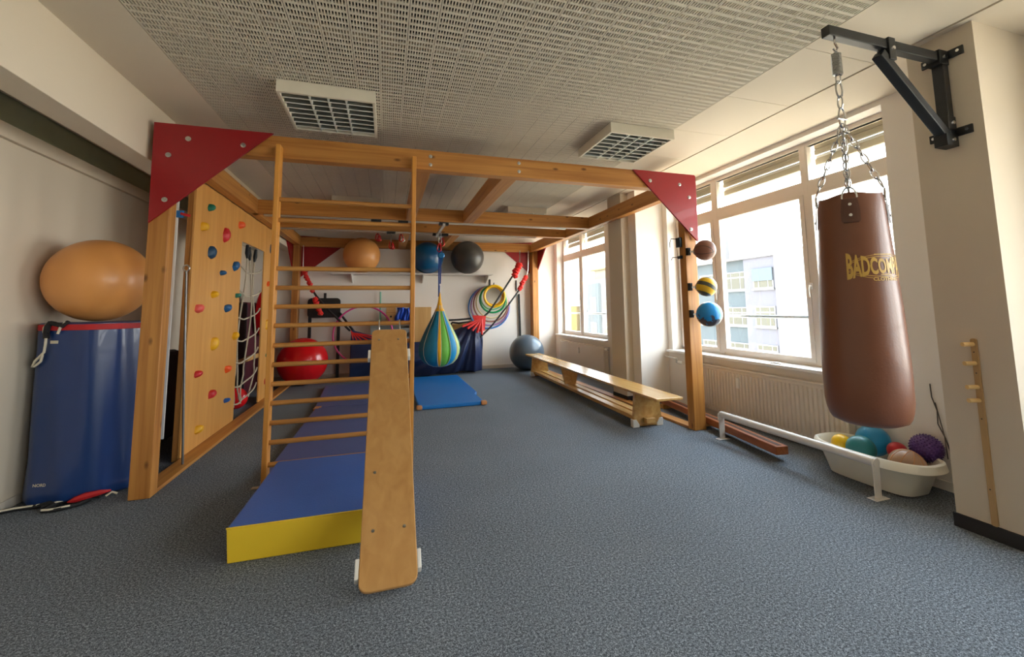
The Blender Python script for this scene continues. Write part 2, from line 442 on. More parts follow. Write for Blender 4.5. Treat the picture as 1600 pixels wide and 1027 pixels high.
g.box(XR, XW + 0.18, YB, YF, 3.20, ZC + 0.13)
prev = YB
for a, b in ys:
    g.box(XR, XW + 0.18, prev, a, 0.765, 3.20); prev = b
g.box(XR, XW + 0.18, prev, YF, 0.765, 3.20)
struct('wall_right', g, white_m)
# clerestory band on the left wall: pale ledge, dark glass strip, pale upper strip
struct('trim_1', G().box(XL, XL + 0.04, YB, YF, 2.74, 2.85), wall_m, bevel=0.005)
struct('trim_2', G().box(XL, XL + 0.02, YB, YF, 3.07, 3.12), wall_m)
struct('window_4', G().box(XL - 0.06, XL - 0.02, YB, YF, 2.80, 3.12), dark_glass)
# boxed duct under the ceiling along the left wall
struct('trim_3', G().box(-2.15, -1.94, YB, YF, 2.75, ZC + 0.02), wall_m, bevel=0.004)
# ceiling boards, perforated panels
def strip(name, x0, x1, y0, y1, mat):
    return obj(name, G().box(x0, x1, y0, y1, ZC, ZC + 0.02), mat, ceiling)
strip('ceiling_board', XL, -1.503, YB, YF, ceil_m)
strip('ceiling_board', -1.497, 2.775, YB, 1.0, ceil_m)
y = 2.13 - 0.725 * 7
while y < YF:
    strip('ceiling_board', 2.782, 3.484, max(y + 0.002, YB), min(y + 0.723, YF), ceil_m); y += 0.725
strip('ceiling_board', 3.508, XW + 0.1, YB, YF, ceil_m)
obj('ceiling_groove', G().box(3.47, 3.52, YB, YF, ZC + 0.02, ZC + 0.03), groove_m, ceiling)
obj('plenum_felt', G().box(-1.6, 2.9, 0.9, YF, ZC + 0.09, ZC + 0.10), plenum_m, ceiling)
k = 0
while 0.98 + k * 0.62 < YF:
    obj('ceiling_batten', G().box(-1.5, 2.78, 0.98 + k * 0.62, 1.075 + k * 0.62, ZC + 0.0105, ZC + 0.035), batten_m, ceiling); k += 1
for k in range(4):
    obj('ceiling_batten', G().box(-1.28 + k * 1.2, -1.17 + k * 1.2, 0.98, YF, ZC + 0.012, ZC + 0.04), batten_m, ceiling)
PW, PL = 0.1781, 1.15
def perforated(w, l):
    nx, ny = 9, 20
    xs = [0.0]; m = 0.0055; pitch = (w - 0.003 - 2 * m) / nx
    for i in range(nx):
        xs += [m + i * pitch + pitch * 0.23, m + i * pitch + pitch * 0.77]
    xs.append(w - 0.003)
    yy = [0.0]; py = (l - 0.002) / ny
    for j in range(ny): yy += [j * py + py * (0.20 if j % 3 == 0 else 0.15), j * py + py * (0.80 if j % 3 == 2 else 0.85)]
    yy.append(l - 0.002)
    t = 0.010; V = []; F = []
    n = len(xs)
    for z in (0.0,):
        for b in yy:
            for a in xs: V.append((a, b, z))
    def vi(i, j): return j * n + i
    for j in range(len(yy) - 1):
        for i in range(n - 1):
            if i % 2 == 1 and j % 2 == 1:
                c = [vi(i, j), vi(i + 1, j), vi(i + 1, j + 1), vi(i, j + 1)]
                k = len(V)
                V += [(V[q][0], V[q][1], t) for q in c]
                for q in range(4): F.append((c[q], k + q, k + (q + 1) % 4, c[(q + 1) % 4]))
            else: F.append((vi(i, j), vi(i, j + 1), vi(i + 1, j + 1), vi(i + 1, j)))
    me = bpy.data.meshes.new('ceiling_panel'); me.from_pydata(V, [], F); me.materials.append(perf_m)
    return me
pm = perforated(PW, PL)
for i in range(24):
    for j in range(9):
        y0 = 0.98 + j * PL
        if y0 + PL > YF + 0.8: continue
        o = bpy.data.objects.new('ceiling_panel', pm); COL.objects.link(o); o.parent = ceiling
        o.location = (-1.497 + i * PW, y0, ZC)
        if y0 + PL > YF: o.scale = (1, (YF - y0) / PL, 1)
# pillars
struct('trim_4', G().box(3.56, XR + 0.02, 1.598, 1.968, 0, ZC + 0.02), wall_m)
struct('trim_5', G().box(3.53, 3.76, 5.95, 6.37, 0, ZC + 0.02), wall_m)
struct('trim_6', G().box(3.66, XR + 0.02, 5.74, 6.40, 0, ZC + 0.02), white_m)
struct('baseboard_right', G().box(3.548, 3.56, 1.59, 1.98, 0, 0.085).box(3.548, XR, 1.588, 1.598, 0, 0.085), skirt_dark)
struct('baseboard_pillar', G().box(3.52, 3.53, 5.94, 6.37, 0, 0.085).box(3.52, 3.66, 5.94, 5.95, 0, 0.085).box(3.65, 3.66, 5.73, 5.95, 0, 0.085).box(3.65, 4.1, 5.73, 5.74, 0, 0.085), skirt_dark)
struct('baseboard_far', G().box(XL, XR, YF - 0.015, YF, 0, 0.08), skirt_lite)
struct('baseboard_left', G().box(XL, XL + 0.012, YB, YF, 0, 0.07), skirt_lite)
struct('baseboard_window', G().box(XR - 0.012, XR, 1.97, 5.74, 0, 0.07), white_m)

# windows
def window(idx, y0, y1, bars, handles):
    """bars: list of (ya, yb) mullions; frame plane at XW"""
    z0, z1 = 0.80, 3.17
    w = struct('window_%d' % idx, G().box(XW, XW + 0.07, y0, y1, z0 - 0.03, z0 + 0.03), frame_m, bevel=0.004)
    def fb(n, *a): return obj(n, G().box(*a), frame_m, w, bevel=0.005)
    fb('frame_head', XW, XW + 0.07, y0, y1, z1 - 0.02, z1 + 0.06)
    fb('frame_jamb', XW, XW + 0.07, y0, y0 + 0.05, z0, z1)
    fb('frame_jamb', XW, XW + 0.07, y1 - 0.05, y1, z0, z1)
    fb('transom', XW - 0.01, XW + 0.07, y0, y1, 2.63, 2.76)
    cells = []; p = y0 + 0.05
    for a, b in sorted(bars):
        fb('mullion', XW - 0.012, XW + 0.07, a, b, z0, z1)
        cells.append((p, a)); p = b
    cells.append((p, y1 - 0.05))
    for a, b in cells:
        # lower sash, upper light
        s = G(); t = 0.048
        za, zb = 0.83, 2.63
        s.box(XW - 0.02, XW + 0.05, a, b, za, za + t).box(XW - 0.02, XW + 0.05, a, b, zb - 0.03, zb)
        s.box(XW - 0.02, XW + 0.05, a, a + t, za + t, zb - 0.03).box(XW - 0.02, XW + 0.05, b - t, b, za + t, zb - 0.03)
        obj('sash', s, frame_m, w)
        obj('pane', G().box(XW + 0.02, XW + 0.026, a + 0.03, b - 0.03, za + 0.03, zb - 0.02), glass, w)
        s = G(); za, zb = 2.76, z1
        s.box(XW - 0.005, XW + 0.05, a, b, za, za + 0.012).box(XW - 0.005, XW + 0.05, a, b, zb - 0.02, zb)
        s.box(XW - 0.005, XW + 0.05, a, a + 0.018, za + 0.012, zb - 0.02).box(XW - 0.005, XW + 0.05, b - 0.018, b, za + 0.012, zb - 0.02)
        obj('sash', s, frame_m, w)
        obj('pane', G().box(XW + 0.02, XW + 0.026, a + 0.012, b - 0.012, za + 0.005, zb - 0.01), glass, w)
        # rolled outside shutter in front of the upper light
        sh = obj('shutter_slat', G().box(XW + 0.13, XW + 0.17, a, b, 3.13, 3.235), shutter_box, w, bevel=0.006)
        obj('shutter_slat', G().box(XW + 0.125, XW + 0.165, a, b, 3.07, 3.126), shutter_box, w, bevel=0.006)
        obj('shutter_slat', G().box(XW + 0.15, XW + 0.175, a, b, 3.03, 3.066), sill_m, w, bevel=0.006)
        obj('shutter_slat', G().box(XW + 0.13, XW + 0.17, a, b, 2.955, 3.028), shutter_box, w, bevel=0.006)
    for hy in handles:
        h = obj('window_handle', G().box(XW - 0.032, XW - 0.02, hy - 0.014, hy + 0.014, 1.60, 1.67), white_p, w, bevel=0.003)
        obj('handle_lever', G().tube([(XW - 0.03, hy, 1.64), (XW - 0.06, hy, 1.64), (XW - 0.068, hy, 1.61), (XW - 0.066, hy, 1.52)], 0.009, 8), white_p, h, smooth=True)
    obj('window_sill', G().box(XR - 0.075, XW + 0.01, y0 - 0.02, y1 + 0.06, 0.755, 0.79), sill_m, w, bevel=0.006)
    obj('safety_bar', G().tube([(XW + 0.16, y0, 1.30), (XW + 0.16, y1, 1.30)], 0.02, 10), plain('bar_grey', (150, 156, 160), 0.4, metal=0.6), w, smooth=True)
    return w
w1 = window(1, 2.52, 5.63, [(4.745, 4.82), (3.395, 3.45)], [3.43, 4.78])
window(2, 7.66, 10.20, [(9.07, 9.16)], [7.80, 9.19])
window(3, -2.5, 1.15, [(-0.1, 0.03), (-1.3, -1.17)], [0.0])
window(5, -6.5, -3.2, [(-4.2, -4.07), (-5.4, -5.27)], [-4.1])  # unseen window added behind the camera to bring more light into the room
obj('sill_clip', G().box(4.12, 4.17, 3.72, 3.86, 0.789, 0.80).box(4.13, 4.16, 3.75, 3.83, 0.80, 0.81), white_p, w1, bevel=0.002)

# ------------------------------------------------------------------ outside
struct('ground_outside', G().box(4.6, 160, -120, 200, -13.2, -13.0), ground_m)
def facade_window(par, X, ya, yb, za, zb, shutter=0.0):
    f = obj('window', G().box(X - 0.06, X + 0.02, ya, yb, za, zb), ext_frame, par)
    w = yb - ya; ths = [0.04, 0.27, 0.73, 0.96]
    for i in range(3):
        a, b = ya + w * ths[i] + 0.05, ya + w * ths[i + 1] - 0.05
        obj('pane', G().box(X - 0.075, X - 0.05, a, b, za + 0.1, zb - 0.55), ext_win, f)
        obj('pane', G().box(X - 0.075, X - 0.05, a, b, zb - 0.42, zb - 0.1), ext_win, f)
    if shutter: obj('shutter', G().box(X - 0.14, X - 0.07, ya, yb, zb - shutter * (zb - za), zb), ext_shut, f)
    obj('ledge', G().box(X - 0.15, X, ya - 0.08, yb + 0.08, za - 0.14, za), ext_frame, f)
XB = 28.4
bd = thing('apartment_building', 'pale lavender apartment building with a lowered shutter, seen through the middle window panes', 'building', (XB, 30, -13))
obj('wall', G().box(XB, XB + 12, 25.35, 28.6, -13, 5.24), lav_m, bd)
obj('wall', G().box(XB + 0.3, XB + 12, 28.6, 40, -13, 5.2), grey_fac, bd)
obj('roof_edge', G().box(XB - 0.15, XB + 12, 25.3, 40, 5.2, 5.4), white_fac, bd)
obj('corner_pier', G().box(XB - 0.2, XB + 13, 24.75, 25.45, -13, 5.85), white_fac, bd)
obj('chimney', G().box(XB + 6, XB + 7.4, 36.4, 38.2, 5.4, 9.0), white_fac, bd)
for k in range(5):
    dz = -3.0 * k
    facade_window(bd, XB, 25.72, 27.66, 2.70 + dz, 4.31 + dz, 0.62 if k == 0 else 0)
    facade_window(bd, XB + 0.3, 28.72, 30.9, 2.70 + dz, 4.25 + dz)
    facade_window(bd, XB + 0.3, 32.0, 34.2, 2.70 + dz, 4.25 + dz)
X2 = 24.0
bb = thing('residential_block', 'distant pale residential block with a yellow stair bay, seen through the far window', 'building', (X2, 50, -13))
def b2(px0): return px0 * X2 / 40.0
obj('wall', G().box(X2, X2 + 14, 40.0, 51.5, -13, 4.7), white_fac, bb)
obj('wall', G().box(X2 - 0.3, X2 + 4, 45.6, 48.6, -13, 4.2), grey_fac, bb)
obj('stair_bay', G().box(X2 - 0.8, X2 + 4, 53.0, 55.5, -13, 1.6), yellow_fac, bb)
obj('roof_terrace', G().box(X2 + 1, X2 + 8, 41.5, 49.0, 4.7, 5.9), plain('facade_cream', (104, 98, 82), 0.8), bb)
obj('roof_beam', G().box(X2 + 0.6, X2 + 8.4, 41.0, 49.4, 5.9, 6.1), yellow_fac, bb)
for k in range(5):
    for a, b_ in ((41.2, 42.6), (43.6, 45.0), (46.3, 47.7), (49.4, 50.9)):
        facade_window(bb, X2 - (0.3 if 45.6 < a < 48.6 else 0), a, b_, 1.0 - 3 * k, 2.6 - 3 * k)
mast = thing('antenna_mast', 'lattice antenna mast rising above the roof left of the hanging punching bag', 'mast', (36, 41, 5))
g = G()
mx0, my0 = 40.0, 44.5
for sx in (-0.35, 0.35):
    for sy in (-0.35, 0.35): g.tube([(mx0 + sx, my0 + sy, -5), (mx0 + sx * 0.6, my0 + sy * 0.6, 13.8)], 0.07, 6)
for k in range(22):
    z = 3 + k * 0.5; q = 0.35 - 0.14 * (z + 5) / 18.8
    g.bar((mx0 - q, my0 - q, z), (mx0 + q, my0 - q, z + 0.5), 0.05, 0.05).bar((mx0 - q, my0 - q, z), (mx0 - q, my0 + q, z + 0.5), 0.05, 0.05).bar((mx0 + q, my0 - q, z), (mx0 - q, my0 - q, z + 0.5), 0.05, 0.05)
obj('lattice', g, mast_m, mast)
obj('platform', G().box(mx0 - 1.0, mx0 + 1.0, my0 - 1.2, my0 + 1.2, 7.4, 7.55).box(mx0 - 1.0, mx0 + 1.0, my0 - 1.2, my0 + 1.2, 8.2, 8.26), mast_m, mast)

# ------------------------------------------------------------------ ceiling lights
def ceiling_light(x0, y0, label):
    x1, y1 = x0 + 0.73, y0 + 0.76
    t = thing('ceiling_light', label, 'lamp', ((x0 + x1) / 2, (y0 + y1) / 2, ZC), 'louvred ceiling lights')
    zb = ZC - 0.10; k = 0.022
    g = G().box(x0, x1, y0, y0 + k, zb, ZC).box(x0, x1, y1 - k, y1, zb, ZC).box(x0, x0 + k, y0 + k, y1 - k, zb, ZC).box(x1 - k, x1, y0 + k, y1 - k, zb, ZC)
    obj('housing', g, lamp_m, t)
    obj('back_plate', G().box(x0 + k, x1 - k, y0 + k, y1 - k, ZC - 0.012, ZC - 0.002), cell_shade_m, t)
    for i in range(3):
        xx = x0 + 0.09 + (0.73 - 0.18) * (i + 1) / 4
        def fin(u, v, xx=xx): return (0, 0, 0)
        h = 0.05
        obj('louvre_blade', G().prism([(-0.010, h), (0.010, h), (0.006, 0), (-0.006, 0)], (xx, y0 + k, zb + 0.004), (1, 0, 0), (0, 0, 1), (0, 1, 0), 0.76 - 2 * k), louvre_m, t)
    for i in range(7):
        yy = y0 + 0.76 * (i + 1) / 8
        obj('cross_blade', G().prism([(-0.009, 0.036), (0.009, 0.036), (0.004, 0), (-0.004, 0)], (x0 + k, yy, zb + 0.006), (0, 1, 0), (0, 0, 1), (1, 0, 0), 0.73 - 2 * k), blade_m, t)
        obj('lit_blade_edge', G().box(x0 + k, x1 - k, yy - 0.005, yy + 0.005, zb + 0.001, zb + 0.006), louvre_m, t)  # pale strip paints the light along the blade's bottom edge
    for i in range(2):
        xx = x0 + 0.73 * (i + 1) / 3
        obj('tube', G().tube([(xx, y0 + 0.05, ZC - 0.03), (xx, y1 - 0.05, ZC - 0.03)], 0.013, 10), tube_m, t, smooth=True)
    return t
ceiling_light(-0.845, 3.605, 'louvred square ceiling light above the ladder, front left one')
ceiling_light(2.065, 3.60, 'louvred square ceiling light near the windows, front right one')
ceiling_light(-0.845, 7.20, 'louvred ceiling light glimpsed behind the top ladder rungs, rear left one')
ceiling_light(2.03, 7.23, 'louvred ceiling light behind the middle beam near the windows, rear right one')

# ------------------------------------------------------------------ climbing frame
FR = thing('climbing_gym', 'large timber climbing frame with red corner plates and a climbing wall', 'climbing frame', (0.85, 7.2, 0))
ZB0, ZB1 = 2.845, 3.05
def beam(name, x0, x1, y0, y1, z0, z1, ax, bev=0.006): return obj(name, G().box(x0, x1, y0, y1, z0, z1), pine[ax], FR, bevel=bev)
beam('post', -1.893, -1.749, 4.285, 4.405, 0, 3.03, 2)
beam('post', 3.435, 3.597, 4.325, 4.44, 0, 3.03, 2)
beam('post', -1.91, -1.785, 10.13, 10.35, 0, 3.03, 2)
beam('post', 3.46, 3.61, 10.13, 10.35, 0, 3.03, 2)
fb = beam('beam', -1.74, 3.42, 4.30, 4.42, ZB0, ZB1, 0)
beam('beam', -1.86, 3.43, 6.89, 7.01, ZB0, ZB1, 0)
beam('beam', -1.86, 3.43, 7.92, 8.04, ZB0, ZB1, 0)
beam('beam', -1.79, 3.46, 10.22, 10.34, ZB0, ZB1, 0)
beam('side_beam', -1.89, -1.77, 4.405, 10.13, ZB0, ZB1, 1)
beam('side_beam', 3.43, 3.55, 4.44, 10.13, ZB0, ZB1, 1)
for x0, x1, y0, y1 in ((1.17, 1.34, 4.42, 6.89), (0.27, 0.41, 4.42, 6.89), (1.17, 1.32, 8.04, 10.22), (0.24, 0.40, 8.04, 10.22)):
    beam('joist', x0, x1, y0, y1, ZB0 + 0.002, ZB1 - 0.002, 1)
beam('base_board', -1.905, -1.752, 4.405, 10.13, 0, 0.03, 1, 0.003)
beam('base_board', 3.43, 3.56, 4.44, 10.13, 0, 0.03, 1, 0.003)
beam('upright', -1.975, -1.924, 5.21, 5.33, 0, 2.74, 2)
beam('upright', -1.985, -1.924, 6.66, 6.73, 0.03, 2.74, 2)
def bolts(par, pts, Y, d=-1, r=0.021):
    for x, z in pts:
        obj('bolt', G().lathe([(1e-4, 0.014 * d), (r * 0.45, 0.014 * d), (r * 0.5, 0.008 * d), (r, 0.006 * d), (r, 0)], (x, Y, z), 14, axis='Y'), metal, par, smooth=True)
def gusset(pts, Y0, t=0.022):
    return obj('gusset_plate', G().prism(pts, (0, Y0, 0), (1, 0, 0), (0, 0, 1), (0, 1, 0), t), red_board, FR, bevel=0.004)
gl = gusset([(-1.893, 3.057), (-1.000, 3.057), (-1.885, 2.193)], 4.262)
bolts(gl, [(-1.643, 2.934), (-1.776, 2.779), (-1.232, 2.919), (-1.78, 2.393)], 4.262)
gr = gusset([(2.721, 3.046), (3.58, 3.046), (3.60, 3.03), (3.595, 2.221), (3.575, 2.225)], 4.276)
bolts(gr, [(2.948, 2.924), (3.359, 2.908), (3.488, 2.759), (3.491, 2.365)], 4.276)
gusset([(-1.93, 3.10), (-0.75, 3.05), (-1.83, 2.15)], 10.352)
gusset([(3.62, 3.12), (2.55, 3.06), (3.60, 2.20)], 10.352)
for X in (-1.935, 3.60):
    obj('gusset_plate', G().prism([(10.35, 3.05), (9.35, 3.05), (10.32, 2.25)], (X, 0, 0), (0, 1, 0), (0, 0, 1), (1, 0, 0), 0.022), red_board, FR, bevel=0.003)
bolts(fb, [(1.335, 3.00), (1.335, 2.908), (0.40, 2.985), (0.40, 2.90)], 4.30, r=0.018)
# aluminium rails under the middle beams and the movable cross bar
obj('track', G().box(-1.7, 3.0, 6.92, 6.98, ZB0 - 0.022, ZB0), track_m, FR)
obj('track', G().box(-1.7, 2.8, 7.95, 8.01, ZB0 - 0.022, ZB0), track_m, FR)
obj('track', G().box(0.845, 0.885, 6.9, 8.05, ZB0 - 0.058, ZB0 - 0.022), track_m, FR)
for x, yy in ((0.865, 6.95), (0.865, 7.98), (-0.171, 6.95), (0.231, 6.95), (0.058, 7.98), (1.0, 7.98)):
    obj('track_clamp', G().box(x - 0.075, x + 0.075, yy - 0.045, yy + 0.045, ZB0 - 0.045, ZB0 - 0.004), black_p, FR, bevel=0.004)
# the climbing wall
panel = obj('climbing_panel', G().box(-1.922, -1.90, 5.20, 6.742, 0.032, 2.845), ply, FR, bevel=0.003)
head = obj('header_panel', G().box(-1.922, -1.901, 6.742, 7.90, 2.42, 2.845), ply, FR, bevel=0.003)
panel2 = obj('climbing_panel', G().box(-1.922, -1.90, 7.90, 8.62, 0.032, 2.845), ply, FR, bevel=0.003)
hold_m = {}
for n, c in (('red', (196, 36, 40)), ('coral', (216, 84, 74)), ('orange', (232, 88, 30)), ('yellow', (226, 168, 22)), ('blue', (28, 84, 132)), ('petrol', (20, 62, 92)), ('green', (18, 112, 88)), ('cobalt', (40, 96, 176))):
    hold_m[n] = plain('hold_' + n, c, 0.5, var=0.12, scale=25, bump=0.2, bscale=50)
def hold(par, y, z, col, w=0.09, h=0.09, kind=0):
    rnd = random.Random(int(y * 1000 + z * 77)); g = G(); N = 9; w *= 0.8; h *= 0.8
    prof = [(1.0, 0.0), (0.96, 0.35), (0.8, 0.75), (0.45, 1.0), (0.18, 1.0)]
    d = 0.055
    vs = []
    ph = rnd.random() * 6; w_ = [1 + 0.16 * rnd.uniform(-1, 1) for _ in range(N)]
    for r, q in prof:
        for k in range(N):
            a = 2 * PI * k / N + ph
            vs.append((-1.90 + d * q, y + r * w_[k] * w / 2 * math.cos(a) + (0.12 * w * q if kind else 0), z + r * w_[k] * h / 2 * math.sin(a) + 0.1 * h * q))
    fs = [(i * N + k, i * N + (k + 1) % N, (i + 1) * N + (k + 1) % N, (i + 1) * N + k) for i in range(len(prof) - 1) for k in range(N)]
    fs.append(tuple(range((len(prof) - 1) * N, len(prof) * N)))
    g.add(vs, fs)
    o = obj('climbing_hold', g, hold_m[col], par, smooth=True, label=col + ' climbing hold')
    return o
for y, z, c, w, h in ((5.548, 2.61, 'green', .10, .10), (5.391, 2.364, 'yellow', .13, .12), (6.065, 2.377, 'red', .15, .22), (6.61, 2.615, 'orange', .17, .14),
                      (5.641, 2.118, 'petrol', .17, .17), (6.469, 2.046, 'blue', .16, .17), (6.008, 1.917, 'blue', .10, .08), (5.788, 1.649, 'yellow', .13, .11),
                      (6.605, 1.667, 'green', .10, .08), (5.388, 1.495, 'coral', .15, .12), (6.248, 1.497, 'blue', .15, .12), (5.874, 1.086, 'yellow', .16, .18),
                      (6.59, 1.132, 'yellow', .14, .13), (5.459, 0.804, 'red', .11, .10), (6.366, 0.741, 'orange', .13, .12), (5.885, 0.516, 'red', .14, .12),
                      (6.381, 0.356, 'cobalt', .11, .07), (5.564, 0.21, 'yellow', .13, .11)):
    hold(panel, y, z, c, w, h, 1)
for y, z, c, w, h in ((8.257, 2.516, 'petrol', .15, .19), (8.153, 1.908, 'orange', .13, .11), (8.447, 1.681, 'petrol', .09, .12), (8.20, 1.227, 'yellow', .17, .20), (8.278, 0.727, 'green', .13, .08), (8.26, 0.30, 'red', .12, .13)):
    hold(panel2, y, z, c, w, h, 1)
# net
net = thing('climbing_net', 'beige knotted rope net hanging in the opening of the climbing wall', 'net', (-1.95, 7.3, 2.42))
random.seed(3)
vy = [6.80, 7.08, 7.38, 7.68]
zs = [2.02, 1.68, 1.36, 1.05, 0.75, 0.43, 0.20]
def wob(i, z): return -1.955 + 0.025 * math.sin(z * 3 + i * 1.7), vy[i] + 0.05 * math.sin(z * 2.3 + i * 2.1) + (0.06 if z < 0.6 else 0) * math.sin(z * 9 + i)
for i in range(4):
    pts = []
    for k in range(25):
        z = 2.40 - (2.40 - 0.17) * k / 24
        x, yy = wob(i, z); pts.append((x, yy, z))
    obj('rope', G().tube(pts, 0.011, 6), rope_m, net, smooth=True)
    obj('rope_knot', G().tube([(pts[0][0], pts[0][1], 2.42), (pts[1][0], pts[1][1], 2.30), (pts[2][0], pts[2][1], 2.22)], [0.02, 0.03, 0.014], 7), black_strap, net, smooth=True)
for z in zs:
    pts = []
    for k in range(23):
        yy = 6.72 + k * 1.18 / 22
        sag = 0.0; u = (yy - 6.72) / 1.18
        zz = z + 0.10 * (2 * u - 1) ** 2 - 0.02 + (0.10 * (u - 0.4) if z < 1.4 else 0.02)
        pts.append((-1.945 + 0.02 * math.sin(u * 9), yy, zz))
    obj('rope', G().tube(pts, 0.011, 6), rope_m, net, smooth=True)

# ------------------------------------------------------------------ ladder
LD = thing('wall_bar_ladder', 'tall wooden ladder with round rungs standing against the front beam', 'ladder', (-0.34, 4.27, 0))
obj('ladder_rail', G().box(-0.962, -0.922, 4.185, 4.298, 0.005, 2.935), rail_w, LD, bevel=0.006)
obj('ladder_rail', G().box(0.215, 0.255, 4.185, 4.298, 0.005, 2.935), rail_w, LD, bevel=0.006)
for z in (2.444, 2.258, 1.825, 1.655, 1.49, 1.327, 1.158, 0.995, 0.833, 0.673, 0.51, 0.35, 0.17):
    obj('rung', G().tube([(-0.93, 4.24, z), (0.225, 4.24, z)], 0.0205, 14), rung_w, LD, smooth=True)
obj('foot_bracket', G().box(-1.03, -0.955, 4.19, 4.24, 0, 0.008).box(-0.965, -0.957, 4.19, 4.24, 0, 0.06), metal, LD)

# ------------------------------------------------------------------ slide board
SB = thing('slide_board', 'long plywood board sloping from a ladder rung down to the carpet', 'slide board', (0.03, 2.5, 0))
pt = Vector((0.03, 4.135, 1.255)); pb = Vector((0.035, 2.475, 0.015))
d = (pt - pb); Ls = d.length; d.normalize(); nrm = Vector((0, -d.z, d.y)).normalized()
hw = 0.148
def rr(x0, x1, y0, y1, r, n=5):
    P = []
    for cx, cy, a in ((x1 - r, y0 + r, -90), (x1 - r, y1 - r, 0), (x0 + r, y1 - r, 90), (x0 + r, y0 + r, 180)):
        for k in range(n + 1):
            t = math.radians(a + 90 * k / n); P.append((cx + r * math.cos(t), cy + r * math.sin(t)))
    return P
obj('board', G().prism(rr(-hw, hw, 0, Ls, 0.05), pb, (1, 0, 0), d, nrm, 0.024), board_w, SB, bevel=0.005)
for u, w in ((0.30, 0.085), (0.30, -0.085), (0.66, -0.085), (Ls - 0.14, 0.075), (Ls - 0.14, -0.085)):
    c = pb + d * u + nrm * 0.024 + Vector((w, 0, 0))
    obj('bolt', G().prism([(0.009 * math.cos(2 * PI * k / 10), 0.009 * math.sin(2 * PI * k / 10)) for k in range(10)], c, (1, 0, 0), d, nrm, 0.003), metal, SB)
for sx in (-1, 1):
    for u in (0.07, Ls - 0.36):
        g = G(); c = pb + d * u
        X0 = sx * hw; n_ = nrm * 0.0
        g.prism([(X0, 0), (X0 + sx * 0.022, 0), (X0 + sx * 0.022, 0.10), (X0, 0.10)] if sx > 0 else [(X0 + sx * 0.022, 0), (X0, 0), (X0, 0.10), (X0 + sx * 0.022, 0.10)], c - nrm * 0.03, (1, 0, 0), d, nrm, 0.05)
        obj('side_clip', g, white_p, SB, bevel=0.004)
hook = G()
for sx in (-0.09, 0.09):
    hook.tube([(pt.x + sx, pt.y - 0.01, pt.z - 0.03), (pt.x + sx, 4.21, 1.285), (pt.x + sx, 4.225, 1.357), (pt.x + sx, 4.27, 1.355), (pt.x + sx, 4.275, 1.32)], 0.006, 6)
obj('rung_hook', hook, metal, SB, smooth=True)

# ------------------------------------------------------------------ mats
def mat_block(name, label, x0, x1, y0, y1, z1, top, side, cat='mat', parts=True, skew=0.0, bev=0.012, z0=0.0):
    t = thing(name, label, cat, ((x0 + x1) / 2, (y0 + y1) / 2, z0))
    def P(a, b, s=0.0): return (a + skew * (b - y0), b)
    e = 0.006
    obj('cover', G().prism([P(x0, y0 + e), P(x1, y0 + e), P(x1, y1), P(x0, y1)], (0, 0, z0), (1, 0, 0), (0, 1, 0), (0, 0, 1), z1 - z0), top, t, bevel=bev)
    return t
m1 = thing('folding_mat', 'thick blue gym mat with a yellow front side, nearest the camera', 'mat', (-0.4, 3.6, 0))
def topz(y): return 0.205 - 0.0 * (y - 3.05)
g = G().add([(-0.855, 3.056, 0.004), (0.10, 3.04, 0.004), (0.10, 4.16, 0.004), (-0.84, 4.17, 0.004), (-0.865, 3.046, 0.20), (0.10, 3.03, 0.20), (0.10, 4.15, 0.215), (-0.84, 4.16, 0.215)],
            [(3, 2, 1, 0), (4, 5, 6, 7), (0, 1, 5, 4), (1, 2, 6, 5), (2, 3, 7, 6), (3, 0, 4, 7)])
obj('cover', g, mat_blue, m1, bevel=0.014)
obj('yellow_side', G().add([(-0.853, 3.05, 0.002), (0.095, 3.034, 0.002), (0.095, 3.024, 0.195), (-0.862, 3.04, 0.195), (-0.853, 3.06, 0.002), (0.095, 3.044, 0.002), (0.095, 3.04, 0.195), (-0.862, 3.056, 0.195)],
    [(0, 1, 2, 3), (7, 6, 5, 4), (0, 4, 5, 1), (1, 5, 6, 2), (2, 6, 7, 3), (3, 7, 4, 0)]), mat_yellow, m1, bevel=0.004, label='yellow vinyl front side')
obj('seam', G().tube([(-0.864, 3.043, 0.199), (0.10, 3.027, 0.199)], 0.005, 6), mat_yellow, m1, smooth=True)
mb = mat_block('gym_mat', 'violet blue gym mat lying under the ladder rungs behind the yellow edged mat', -0.985, 0.12, 4.32, 7.03, 0.055, mat_violet, mat_violet, skew=0.012)
obj('leather_corner', G().box(-0.975, -0.90, 6.95, 7.036, 0.01, 0.058), leather, mb, bevel=0.01)
mc = mat_block('gym_mat', 'violet blue gym mat at the back, in front of the navy cloth hammock', -0.97, 0.16, 7.06, 9.05, 0.05, mat_violet, mat_violet, skew=-0.05)
obj('leather_corner', G().box(-0.975, -0.88, 7.052, 7.14, 0.006, 0.054), leather, mc, bevel=0.01)
md = thing('gym_mat', 'bright blue thin gym mat with leather corners under the teardrop swing', 'mat', (0.97, 7.9, 0))
obj('cover', G().prism([(0.47, 6.56), (1.44, 6.56), (1.42, 7.2), (1.48, 7.35), (1.46, 9.35), (0.45, 9.35)], (0, 0, 0), (1, 0, 0), (0, 1, 0), (0, 0, 1), 0.055), mat_bright, md, bevel=0.012)
obj('leather_corner', G().box(1.385, 1.475, 6.53, 6.63, 0.004, 0.06), leather, md, bevel=0.016)
obj('leather_corner', G().box(0.44, 0.52, 6.53, 6.63, 0.004, 0.06), leather, md, bevel=0.016)

